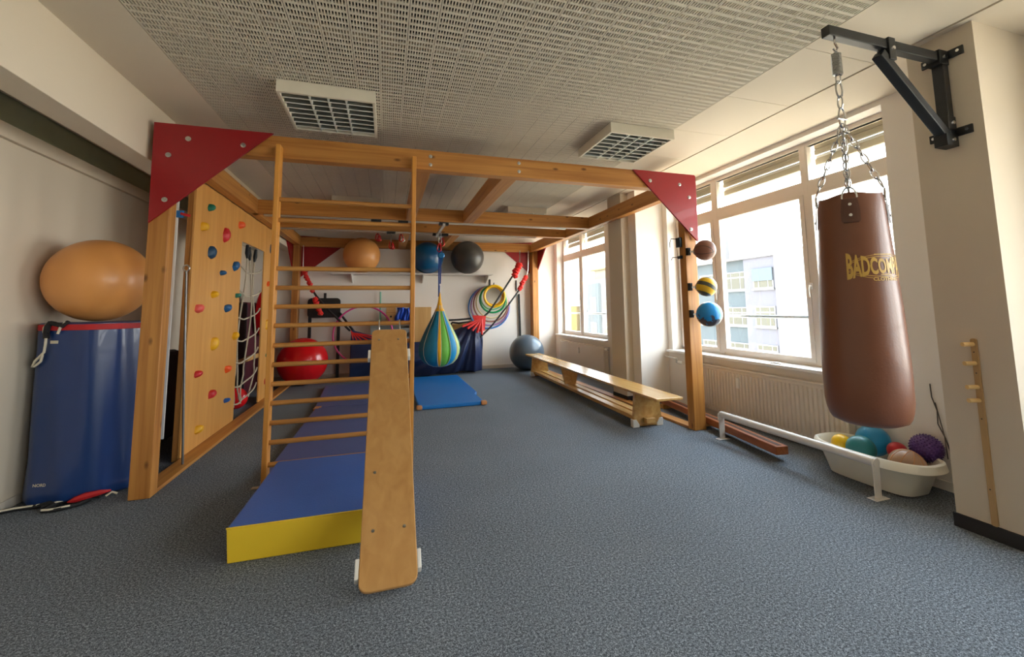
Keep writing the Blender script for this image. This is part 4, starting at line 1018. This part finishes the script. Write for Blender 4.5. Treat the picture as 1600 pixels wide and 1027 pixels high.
# ------------------------------------------------------------------ radiators
def radiator(label, y0, y1, z0, z1, ribs, valve_y, meter_y, pipe):
    t = thing('radiator', label, 'radiator', (4.08, (y0 + y1) / 2, z0), 'radiators under the windows')
    xf, xb = 4.035, 4.135
    obj('body', G().box(xf + 0.012, xb, y0, y1, z0, z1), rad_m, t, bevel=0.006)
    if ribs:
        n = int((y1 - y0) / 0.05); st = (y1 - y0 - 0.04) / n
        for k in range(n):
            a = y0 + 0.02 + k * st
            obj('rib', G().prism([(a + st * .12, 0.012), (a + st * .24, -0.004), (a + st * .76, -0.004), (a + st * .88, 0.012)], (xf, 0, z0 + 0.055), (0, 1, 0), (1, 0, 0), (0, 0, 1), z1 - z0 - 0.09), rad_m, t)
            obj('slot', G().box(xf + 0.008, xf + 0.014, a + st * 0.3, a + st * 0.7, z0 + 0.02, z0 + 0.034), white_p, t)
    else:
        obj('front_plate', G().box(xf, xf + 0.014, y0 + 0.01, y1 - 0.01, z0 + 0.012, z1 - 0.012), rad_m, t, bevel=0.005)
    obj('top_grille', G().box(xf + 0.004, xb, y0 - 0.004, y1 + 0.004, z1, z1 + 0.012), rad_m, t, bevel=0.004)
    obj('heat_meter', G().box(xf - 0.028, xf + 0.002, meter_y - 0.02, meter_y + 0.02, z1 - 0.20, z1 - 0.075), white_p, t, bevel=0.006)
    s = 1 if valve_y > y1 else -1
    v = obj('valve', G().tube([(4.07, valve_y - 0.09 * s, z1 - 0.03), (4.07, valve_y, z1 - 0.03)], 0.026, 12), white_p, t, smooth=True)
    obj('valve_body', G().tube([(4.07, valve_y, z1 - 0.03), (4.07, valve_y + 0.06 * s, z1 - 0.03)], 0.012, 8).tube([(4.07, valve_y + 0.05 * s, z1 - 0.03), (4.07, valve_y + 0.05 * s, z1 + 0.03)], 0.012, 8), metal, v, smooth=True)
    if pipe: obj('pipe', G().tube([(4.07, valve_y + 0.05 * s, z1 + 0.02), (4.08, y1 + 0.52, z1 + 0.03)], 0.011, 8), white_p, t, smooth=True)
    else: obj('pipe', G().tube([(4.07, valve_y + 0.05 * s, z1 - 0.03), (4.07, valve_y + 0.05 * s, 0.02)], 0.011, 8), track_m, t, smooth=True)
    return t
radiator('ribbed white radiator under the near window behind the front right post', 2.98, 5.22, 0.10, 0.655, True, 5.40, 4.25, True)
radiator('smooth white radiator under the far window behind the bench', 7.62, 9.85, 0.10, 0.65, False, 7.52, 8.75, False)
# ------------------------------------------------------------------ balance beam, white floor rail
bbm = thing('balance_beam', 'low dark brown balance beam on the floor behind the white rail', 'balance beam', (3.7, 4.2, 0))
P0, P1 = Vector((3.515, 3.225, 0.10)), Vector((3.86, 5.6, 0.10))
obj('beam', G().bar(P0, P1, 0.125, 0.075), brown_w, bbm, bevel=0.005)
dv = (P1 - P0).normalized()
obj('groove', G().bar(P0 + dv * 0.03 + Vector((0, 0, 0.038)), P1 + Vector((0, 0, 0.038)), 0.04, 0.004), plain('groove_brown', (70, 40, 26), 0.6), bbm)
for u in (1.25, 2.2):
    c = P0 + dv * u
    obj('foot', G().bar(c + Vector((-0.085, 0, -0.07)), c + Vector((0.16, 0, -0.07)), 0.07, 0.06, up=(0, 0, 1)), bench_w, bbm, bevel=0.004)
fr = thing('floor_rail', 'white low metal foot rail with two flat posts on the carpet', 'rail', (3.51, 3.19, 0))
obj('tube', G().tube([(3.51, 3.985, 0.20), (3.51, 3.985, 0.25), (3.51, 3.965, 0.262), (3.51, 2.40, 0.258)], 0.033, 14), rail_white, fr, smooth=True)
for yy in (3.975, 2.41):
    q = obj('rail_post', G().prism([(-0.034, 0.006), (0.034, 0.006), (0.038, 0.255), (0.022, 0.29), (-0.022, 0.29), (-0.038, 0.255)], (3.51, yy - 0.004, 0), (1, 0, 0), (0, 0, 1), (0, 1, 0), 0.008), rail_white, fr, bevel=0.002)
    pl = obj('foot_plate', G().box(3.44, 3.58, yy - 0.035, yy + 0.035, 0, 0.006), rail_white, fr, bevel=0.002)
    for s_ in (-1, 1):
        obj('screw', G().lathe([(1e-4, 0.003), (0.009, 0.003), (0.011, 0)], (3.51 + s_ * 0.052, yy, 0.006), 10), metal, pl)
# ------------------------------------------------------------------ tub of balls
TC = (3.835, 2.635)
tb = thing('ball_tub', 'white plastic baby bathtub full of small balls beside the pillar', 'tub', (TC[0], TC[1], 0))
def tub_ring(hx, hy, z, p=2.6, n=56):
    out = []
    for k in range(n):
        a = 2 * PI * k / n; c, s = math.cos(a), math.sin(a)
        out.append((TC[0] + hx * math.copysign(abs(c) ** (2 / p), c), TC[1] + hy * math.copysign(abs(s) ** (2 / p), s), z))
    return out
rings = [tub_ring(0.15, 0.30, 0.006, 4), tub_ring(0.165, 0.315, 0.012, 4), tub_ring(0.225, 0.40, 0.22, 3), tub_ring(0.235, 0.41, 0.225, 2.8), tub_ring(0.275, 0.452, 0.205, 2.5), tub_ring(0.282, 0.457, 0.21, 2.5), tub_ring(0.255, 0.447, 0.262, 2.5), tub_ring(0.24, 0.43, 0.27, 2.6), tub_ring(0.222, 0.412, 0.262, 2.7), tub_ring(0.205, 0.38, 0.20, 3), tub_ring(0.155, 0.305, 0.02, 4)]
n = 56; vs = sum(rings, []); fs = [(i * n + k, i * n + (k + 1) % n, (i + 1) * n + (k + 1) % n, (i + 1) * n + k) for i in range(len(rings) - 1) for k in range(n)]
fs += [tuple(range(n)), tuple(range((len(rings) - 1) * n, len(rings) * n))]
obj('shell', G().add(vs, fs), tub_m, tb, smooth=True)
def tball(x, y, z, r, m, lab, name='small_ball'):
    return tag(obj(name, G().sphere((x, y, z), r, 36, 24), m, None, True, loc=(x, y, z)), lab, 'ball', 'balls in the white tub')
teal = ball_mat('ball_teal', (8, 108, 112), 0.4); yel = ball_mat('ball_yellow', (246, 196, 10), 0.35)
tball(3.80, 2.875, 0.235, 0.076, yel, 'yellow ball in the white tub beside the teal ball')
tball(3.775, 2.695, 0.245, 0.105, teal, 'teal ball in the front of the white tub')
tball(4.01, 2.755, 0.27, 0.125, ball_mat('ball_sky', (24, 140, 196), 0.3), 'sky blue ball at the back of the white tub')
tball(3.985, 2.555, 0.245, 0.07, ball_mat('ball_crimson', (186, 26, 40), 0.4), 'small crimson ball in the middle of the white tub')
beige = thing('ribbed_ball', 'beige ribbed ball lying at the near end of the white tub', 'ball', (3.82, 2.39, 0.215), 'balls in the white tub')
obj('shell', G().sphere((3.82, 2.39, 0.205), 0.118, 40, 26), ball_mat('ball_beige', (160, 126, 98), 0.45), beige, True)
for k in range(5):
    ax = Vector((0.3, -0.2, 1)).normalized(); a = 2 * PI * k / 10
    u = ax.orthogonal().normalized(); v = ax.cross(u)
    dr = u * math.cos(a) + v * math.sin(a)
    obj('rib', G().tube([Vector((3.82, 2.39, 0.205)) + (ax * math.cos(2 * PI * q / 40) + dr * math.sin(2 * PI * q / 40)) * 0.1175 for q in range(40)], 0.003, 5, closed=True), leather, beige, True)
purple = plain('ball_purple', (86, 52, 122), 0.45, var=0.1)
sp_ = thing('spiky_ball', 'purple spiky massage ball in the white tub against the pillar', 'ball', (4.02, 2.40, 0.30), 'balls in the white tub')
obj('core', G().sphere((4.03, 2.375, 0.315), 0.1, 32, 20), purple, sp_, True)
g = G()
for k in range(260):
    z = 1 - 2 * (k + 0.5) / 260; r = math.sqrt(1 - z * z); a = k * 2.39996
    dd = Vector((r * math.cos(a), r * math.sin(a), z)); c = Vector((4.03, 2.375, 0.315)); u = dd.orthogonal().normalized(); w = dd.cross(u)
    b = [c + dd * 0.098 + (u * math.cos(q * 1.2566) + w * math.sin(q * 1.2566)) * 0.008 for q in range(5)] + [c + dd * 0.111]
    g.add(b, [(q, (q + 1) % 5, 5) for q in range(5)])
sk_ = obj('spikes', g, purple, sp_); sk_['kind'] = 'stuff'
cable = obj('wall_cable', G().tube([(4.14, 2.37, 0.80), (4.135, 2.365, 0.70), (4.13, 2.335, 0.60), (4.13, 2.34, 0.50), (4.13, 2.30, 0.40), (4.12, 2.27, 0.30), (4.12, 2.275, 0.24)], 0.0045, 6).tube([(4.135, 2.345, 0.66), (4.12, 2.30, 0.42), (4.115, 2.29, 0.25)], 0.0035, 6), plain('cable_grey', (88, 85, 82), 0.6), None, True)
tag(cable, 'thin dark cable hanging down the wall behind the tub of balls', 'cable')
# ------------------------------------------------------------------ balls on the right post
for z, y, r, m, lab in ((2.090, 4.12, 0.122, basketball_mat(), 'brown basketball on the top holder of the right post'), (1.665, 4.13, 0.115, volleyball_mat(), 'yellow and grey striped ball on the middle holder of the right post'), (1.345, 4.11, 0.143, blue_grey_mat(), 'bright blue and dark grey ball on the lowest holder of the right post')):
    x = 3.545
    o = obj('holder_ball', G().sphere((x, y, z), r, 40, 28), m, None, True, loc=(x, y, z)); tag(o, lab, 'ball', 'balls on the right post')
    if r < 0.12: o.rotation_euler = (0.2, 0.35, 0.6)
    elif r < 0.13: o.rotation_euler = (0.1, -0.45, 0.5)
    h = thing('ball_holder', 'small black and silver holder fixing the ' + lab.split(' on ')[0], 'holder', (3.47, 4.32, z))
    obj('bracket', G().box(3.435, 3.475, 4.28, 4.324, z - 0.04, z + 0.05), black_p, h, bevel=0.004)
    obj('ring', G().lathe([(0.05, 0.0), (0.055, 0.012), (0.05, 0.024), (0.045, 0.012), (0.05, 0.0)], (3.535, 4.235, z), 24, axis='Y'), chrome, h, True)
    obj('arm', G().bar((3.46, 4.30, z), (3.50, 4.25, z), 0.02, 0.02), chrome, h)
bk = thing('target_holder', 'small dark blue bracket with wire hooks on the left side of the right post', 'bracket', (3.42, 4.40, 2.2))
bnv = plain('bracket_navy', (20, 44, 58), 0.4)
obj('plate', G().box(3.395, 3.425, 4.37, 4.45, 2.16, 2.28), bnv, bk, bevel=0.003)
obj('plate', G().box(3.40, 3.425, 4.37, 4.44, 2.02, 2.055), bnv, bk, bevel=0.003)
obj('wire', G().tube([(3.40, 4.41, 2.26), (3.33, 4.45, 2.27), (3.31, 4.45, 2.22), (3.31, 4.45, 2.16)], 0.005, 6).tube([(3.40, 4.41, 2.04), (3.33, 4.44, 2.035), (3.31, 4.44, 2.0)], 0.005, 6), black_p, bk, True)
# ------------------------------------------------------------------ punching bag, chain, wall bracket
BKX, BKY = 3.56, 1.765
br = thing('bag_bracket', 'black steel wall bracket on the pillar holding the punching bag', 'bracket', (BKX, BKY, 3.0))
obj('arm', G().box(2.485, 3.50, BKY - 0.025, BKY + 0.025, 3.045, 3.108), black_m, br, bevel=0.004)
obj('wall_tube', G().box(3.49, 3.545, BKY - 0.032, BKY + 0.032, 2.50, 3.115), black_m, br, bevel=0.004)
obj('brace', G().bar((2.93, BKY, 3.01), (3.50, BKY, 2.52), 0.055, 0.06, up=(0, 1, 0)), black_m, br, bevel=0.004)
for X0, X1, z0, z1 in ((2.98, 3.04, 2.97, 3.116), (3.44, 3.555, 2.46, 2.54), (3.47, 3.55, 2.57, 2.66), (3.46, 3.55, 3.02, 3.118)):
    k = obj('clamp_plate', G().box(X0, X1, BKY - 0.037, BKY + 0.037, z0, z1), black_m, br, bevel=0.003)
    obj('bolt', G().lathe([(1e-4, -0.01), (0.012, -0.01), (0.014, 0)], ((X0 + X1) / 2, BKY - 0.037, (z0 + z1) / 2), 10, axis='Y'), chrome, k)
for z in (3.09, 2.555):
    k = obj('wall_plate', G().box(3.545, 3.56, BKY - 0.115, BKY + 0.115, z - 0.028, z + 0.028), black_m, br, bevel=0.003)
    for s_ in (-1, 1):
        obj('screw', G().lathe([(1e-4, -0.008), (0.010, -0.008), (0.012, 0)], (3.545, BKY + s_ * 0.09, z), 10, axis='X'), chrome, k)
pgx, pgy = 2.555, 1.762
bag = thing('punching_bag', 'brown leather punching bag hanging on chains from the black bracket', 'punching bag', (pgx, pgy, 2.06))
def ring_pts(c, r, up, side, n=14, ex=1.0):
    c, up, side = Vector(c), Vector(up).normalized(), Vector(side).normalized()
    return [c + side * (r * math.cos(2 * PI * k / n)) + up * (r * ex * math.sin(2 * PI * k / n)) for k in range(n)]
def chain(p, q, n, par, r=0.012, w=0.0042, name='chain_link'):
    p, q = Vector(p), Vector(q); d_ = (q - p).normalized(); s1 = d_.orthogonal().normalized(); s2 = d_.cross(s1)
    L_ = (q - p).length / n
    for k in range(n):
        c = p + d_ * (L_ * (k + 0.5))
        obj(name, G().tube(ring_pts(c, r, d_, s1 if k % 2 else s2, 12, (L_ * 0.66) / r), w, 6, closed=True), chrome, par, True)
obj('hook', G().tube([(pgx, pgy, 3.045), (pgx, pgy, 3.01), (pgx + 0.018, pgy, 2.985), (pgx, pgy, 2.96), (pgx - 0.018, pgy, 2.975)], 0.006, 7), chrome, bag, True)
obj('spring', G().tube([(pgx + 0.024 * math.cos(k * 0.7), pgy + 0.024 * math.sin(k * 0.7), 2.945 - k * 0.135 / 126) for k in range(127)], 0.0042, 5), metal, bag, True)
obj('chain_link', G().tube(ring_pts((pgx, pgy, 2.955), 0.012, (0, 0, 1), (1, 0, 0), 12, 1.6), 0.0035, 6, closed=True), chrome, bag, True)
chain((pgx, pgy, 2.815), (pgx, pgy, 2.765), 1, bag)
obj('snap_link', G().tube(ring_pts((pgx, pgy, 2.72), 0.026, (0, 0, 1), (1, 0, 0), 16, 2.0), 0.005, 7, closed=True), metal, bag, True)
obj('snap_link', G().tube(ring_pts((pgx, pgy, 2.64), 0.014, (0, 0, 1), (0, 1, 0), 14, 2.8), 0.005, 7, closed=True), chrome, bag, True)
obj('snap_link', G().tube(ring_pts((pgx + 0.002, pgy, 2.545), 0.026, (0, 0, 1), (1, 0, 0), 16, 2.4), 0.005, 7, closed=True), chrome, bag, True)
obj('shackle_bolt', G().tube([(pgx - 0.035, pgy, 2.535), (pgx + 0.035, pgy, 2.535)], 0.006, 8), chrome, bag, True)
ZT = 2.055
vw = Vector((-pgx, -pgy, 0)).normalized(); sd = Vector((vw.y * -1, vw.x, 0))      # towards the camera, and sideways
ATT = [vw * 0.165, sd * 0.155, -vw * 0.165, -sd * 0.155]
def bag_r(t, a):
    """t from 0 (top) to 1 (bottom)"""
    prof = ((0, 0.150), (0.04, 0.158), (0.25, 0.172), (0.5, 0.190), (0.75, 0.200), (0.9, 0.198), (0.96, 0.188), (0.985, 0.17), (1.0, 0.13))
    for (t0, r0), (t1, r1) in zip(prof, prof[1:]):
        if t <= t1: return r0 + (r1 - r0) * (t - t0) / (t1 - t0)
    return 0.13
BZ0, BZ1 = 0.795, ZT
def bagp(a, z, off=0.0):
    t = (BZ1 - z) / (BZ1 - BZ0); r = bag_r(t, a)
    r *= 1 + 0.012 * math.sin(4 * a + 0.7) * (1 - t) ** 2
    r += off
    return (pgx + r * math.cos(a), pgy + r * math.sin(a), z)
a_view = math.atan2(vw.y, vw.x)
ts = [0, 0.01, 0.04, 0.1, 0.17, 0.25, 0.33, 0.42, 0.5, 0.58, 0.67, 0.75, 0.83, 0.9, 0.94, 0.97, 0.985, 1.0]
N = 64; vs = []
for i, t in enumerate(ts):
    for k in range(N):
        a = 2 * PI * k / N; z = BZ1 - t * (BZ1 - BZ0)
        x, y, z = bagp(a, z)
        if t <= 0.01: z += 0.007 * math.cos(4 * (a - a_view)) * (1 if t == 0 else 0.7)
        vs.append((x, y, z))
fs = [(i * N + k, i * N + (k + 1) % N, (i + 1) * N + (k + 1) % N, (i + 1) * N + k) for i in range(len(ts) - 1) for k in range(N)]
b0 = len(vs)
vs += [(pgx + 0.07 * math.cos(2 * PI * k / N), pgy + 0.07 * math.sin(2 * PI * k / N), BZ0 - 0.012) for k in range(N)]
fs += [((len(ts) - 1) * N + k, (len(ts) - 1) * N + (k + 1) % N, b0 + (k + 1) % N, b0 + k) for k in range(N)] + [tuple(range(b0, b0 + N))]
t0 = len(vs)
vs += [(pgx + 0.135 * math.cos(2 * PI * k / N), pgy + 0.135 * math.sin(2 * PI * k / N), BZ1 - 0.03) for k in range(N)]
fs += [(k, t0 + k, t0 + (k + 1) % N, (k + 1) % N) for k in range(N)] + [tuple(range(t0 + N - 1, t0 - 1, -1))]
obj('bag_body', G().add(vs, fs), bag_m, bag, smooth=True)
for i, at in enumerate(ATT):
    a = math.atan2(at.y, at.x)
    topp = Vector((pgx, pgy, 2.50)); bot = Vector(bagp(a, ZT - 0.0, 0.004)) + Vector((0, 0, 0.045))
    chain(topp, bot, 8, bag, 0.0135, 0.0042)
    c = Vector(bagp(a, ZT - 0.02, 0.006)); tg = Vector((-math.sin(a), math.cos(a), 0))
    obj('d_ring', G().tube([c + tg * (0.034 * math.cos(PI * k / 10)) + Vector((0, 0, 0.062 * math.sin(PI * k / 10) - 0.01)) for k in range(11)], 0.005, 6), chrome, bag, True)
    g = G(); nn = 6
    def row(z, w, off): return [bagp(a + (w / 0.165) * (k / nn - 0.5), z, off) for k in range(nn + 1)]
    rows = [row(ZT - 0.03, 0.07, 0.004), row(ZT - 0.032, 0.07, 0.010), row(ZT - 0.10, 0.084, 0.010), row(ZT - 0.155, 0.082, 0.010), row(ZT - 0.165, 0.07, 0.009), row(ZT - 0.167, 0.06, 0.003)]
    g.add(sum(rows, []), [(j * (nn + 1) + k, j * (nn + 1) + k + 1, (j + 1) * (nn + 1) + k + 1, (j + 1) * (nn + 1) + k) for j in range(len(rows) - 1) for k in range(nn)])
    ptch = obj('strap_patch', g, bag_patch, bag, smooth=False)
    for z in (ZT - 0.065, ZT - 0.125):
        c = Vector(bagp(a, z, 0.010)); rd = Vector((math.cos(a), math.sin(a), 0)); tg = Vector((-math.sin(a), math.cos(a), 0))
        obj('rivet', G().prism([(0.0085 * math.cos(2 * PI * k / 10), 0.0085 * math.sin(2 * PI * k / 10)) for k in range(10)], c, tg, (0, 0, 1), rd, 0.004), chrome, ptch)
a_logo = a_view + 0.78
zl = 1.64
def logo(u, v): return bagp(a_logo + u / 0.172, zl + v, 0.0022)
text_mesh('BADCOMPANY', 0.105, gold, 'lettering', bag, lambda u, v: logo(u, v * (1.0 + 0.85 * abs(u / 0.17) ** 1.5)), bold=0.0035, sx=0.485)
text_mesh('CLOTHING', 0.026, gold, 'lettering', bag, lambda u, v: logo(u, v - 0.066), bold=0.0008)
text_mesh('BOXING GEAR', 0.022, gold, 'lettering', bag, lambda u, v: logo(u, v + 0.094), bold=0.0005) if False else None
def arc(sgn, h, hw_, th, gap=0.0):
    g = G(); n = 40; P = []
    for k in range(n + 1):
        u = -hw_ + 2 * hw_ * k / n; vv = sgn * h * math.sqrt(max(0, 1 - (u / hw_) ** 2 * 0.92)); P += [logo(u, vv - th / 2), logo(u, vv + th / 2)]
    F = [(2 * k, 2 * k + 2, 2 * k + 3, 2 * k + 1) for k in range(n) if not (gap and abs(-hw_ + 2 * hw_ * (k + .5) / n) < gap)]
    obj('logo_arc', G().add(P, F), gold, bag)
arc(1, 0.056, 0.16, 0.0035); arc(1, 0.067, 0.165, 0.003, 0.045); arc(-1, 0.052, 0.16, 0.0035); arc(-1, 0.064, 0.165, 0.003, 0.062)
obj('logo_arc', G().add([logo(u, v) for v in (-0.044, -0.039) for u in (-0.03, -0.01, 0.01, 0.03)], [(k, k + 1, 5 + k, 4 + k) for k in range(3)]), gold, bag)
obj('logo_arc', G().add([logo(u, v) for v in (0.064, 0.070) for u in (-0.05, -0.02, 0.02, 0.05)], [(k, k + 1, 5 + k, 4 + k) for k in range(3)]), gold, bag)
# ------------------------------------------------------------------ peg rail on the pillar
pr = thing('peg_rail', 'narrow wooden wall strip with four round pegs on the shaded pillar', 'peg rail', (3.55, 1.775, 0.08))
obj('strip', G().prism(rr(1.757, 1.79, 0.085, 1.215, 0.012), (3.545, 0, 0), (0, 1, 0), (0, 0, 1), (1, 0, 0), 0.015), wood('strip_wood', (192, 160, 112), (170, 136, 88), 2, knots=False), pr, bevel=0.003)
pegw = plain('peg_wood', (222, 186, 124), 0.5)
for z in (1.179, 1.06, 0.914, 0.832):
    p = obj('peg', G().tube([(3.545, 1.776, z), (3.482, 1.797, z)], 0.0135, 12), pegw, pr, smooth=True)
for z in (1.13, 1.0, 0.72, 0.30):
    obj('screw_hole', G().lathe([(1e-4, -0.001), (0.004, -0.001), (0.004, 0.001)], (3.545, 1.775, z), 8, axis='X'), skirt_dark, pr)
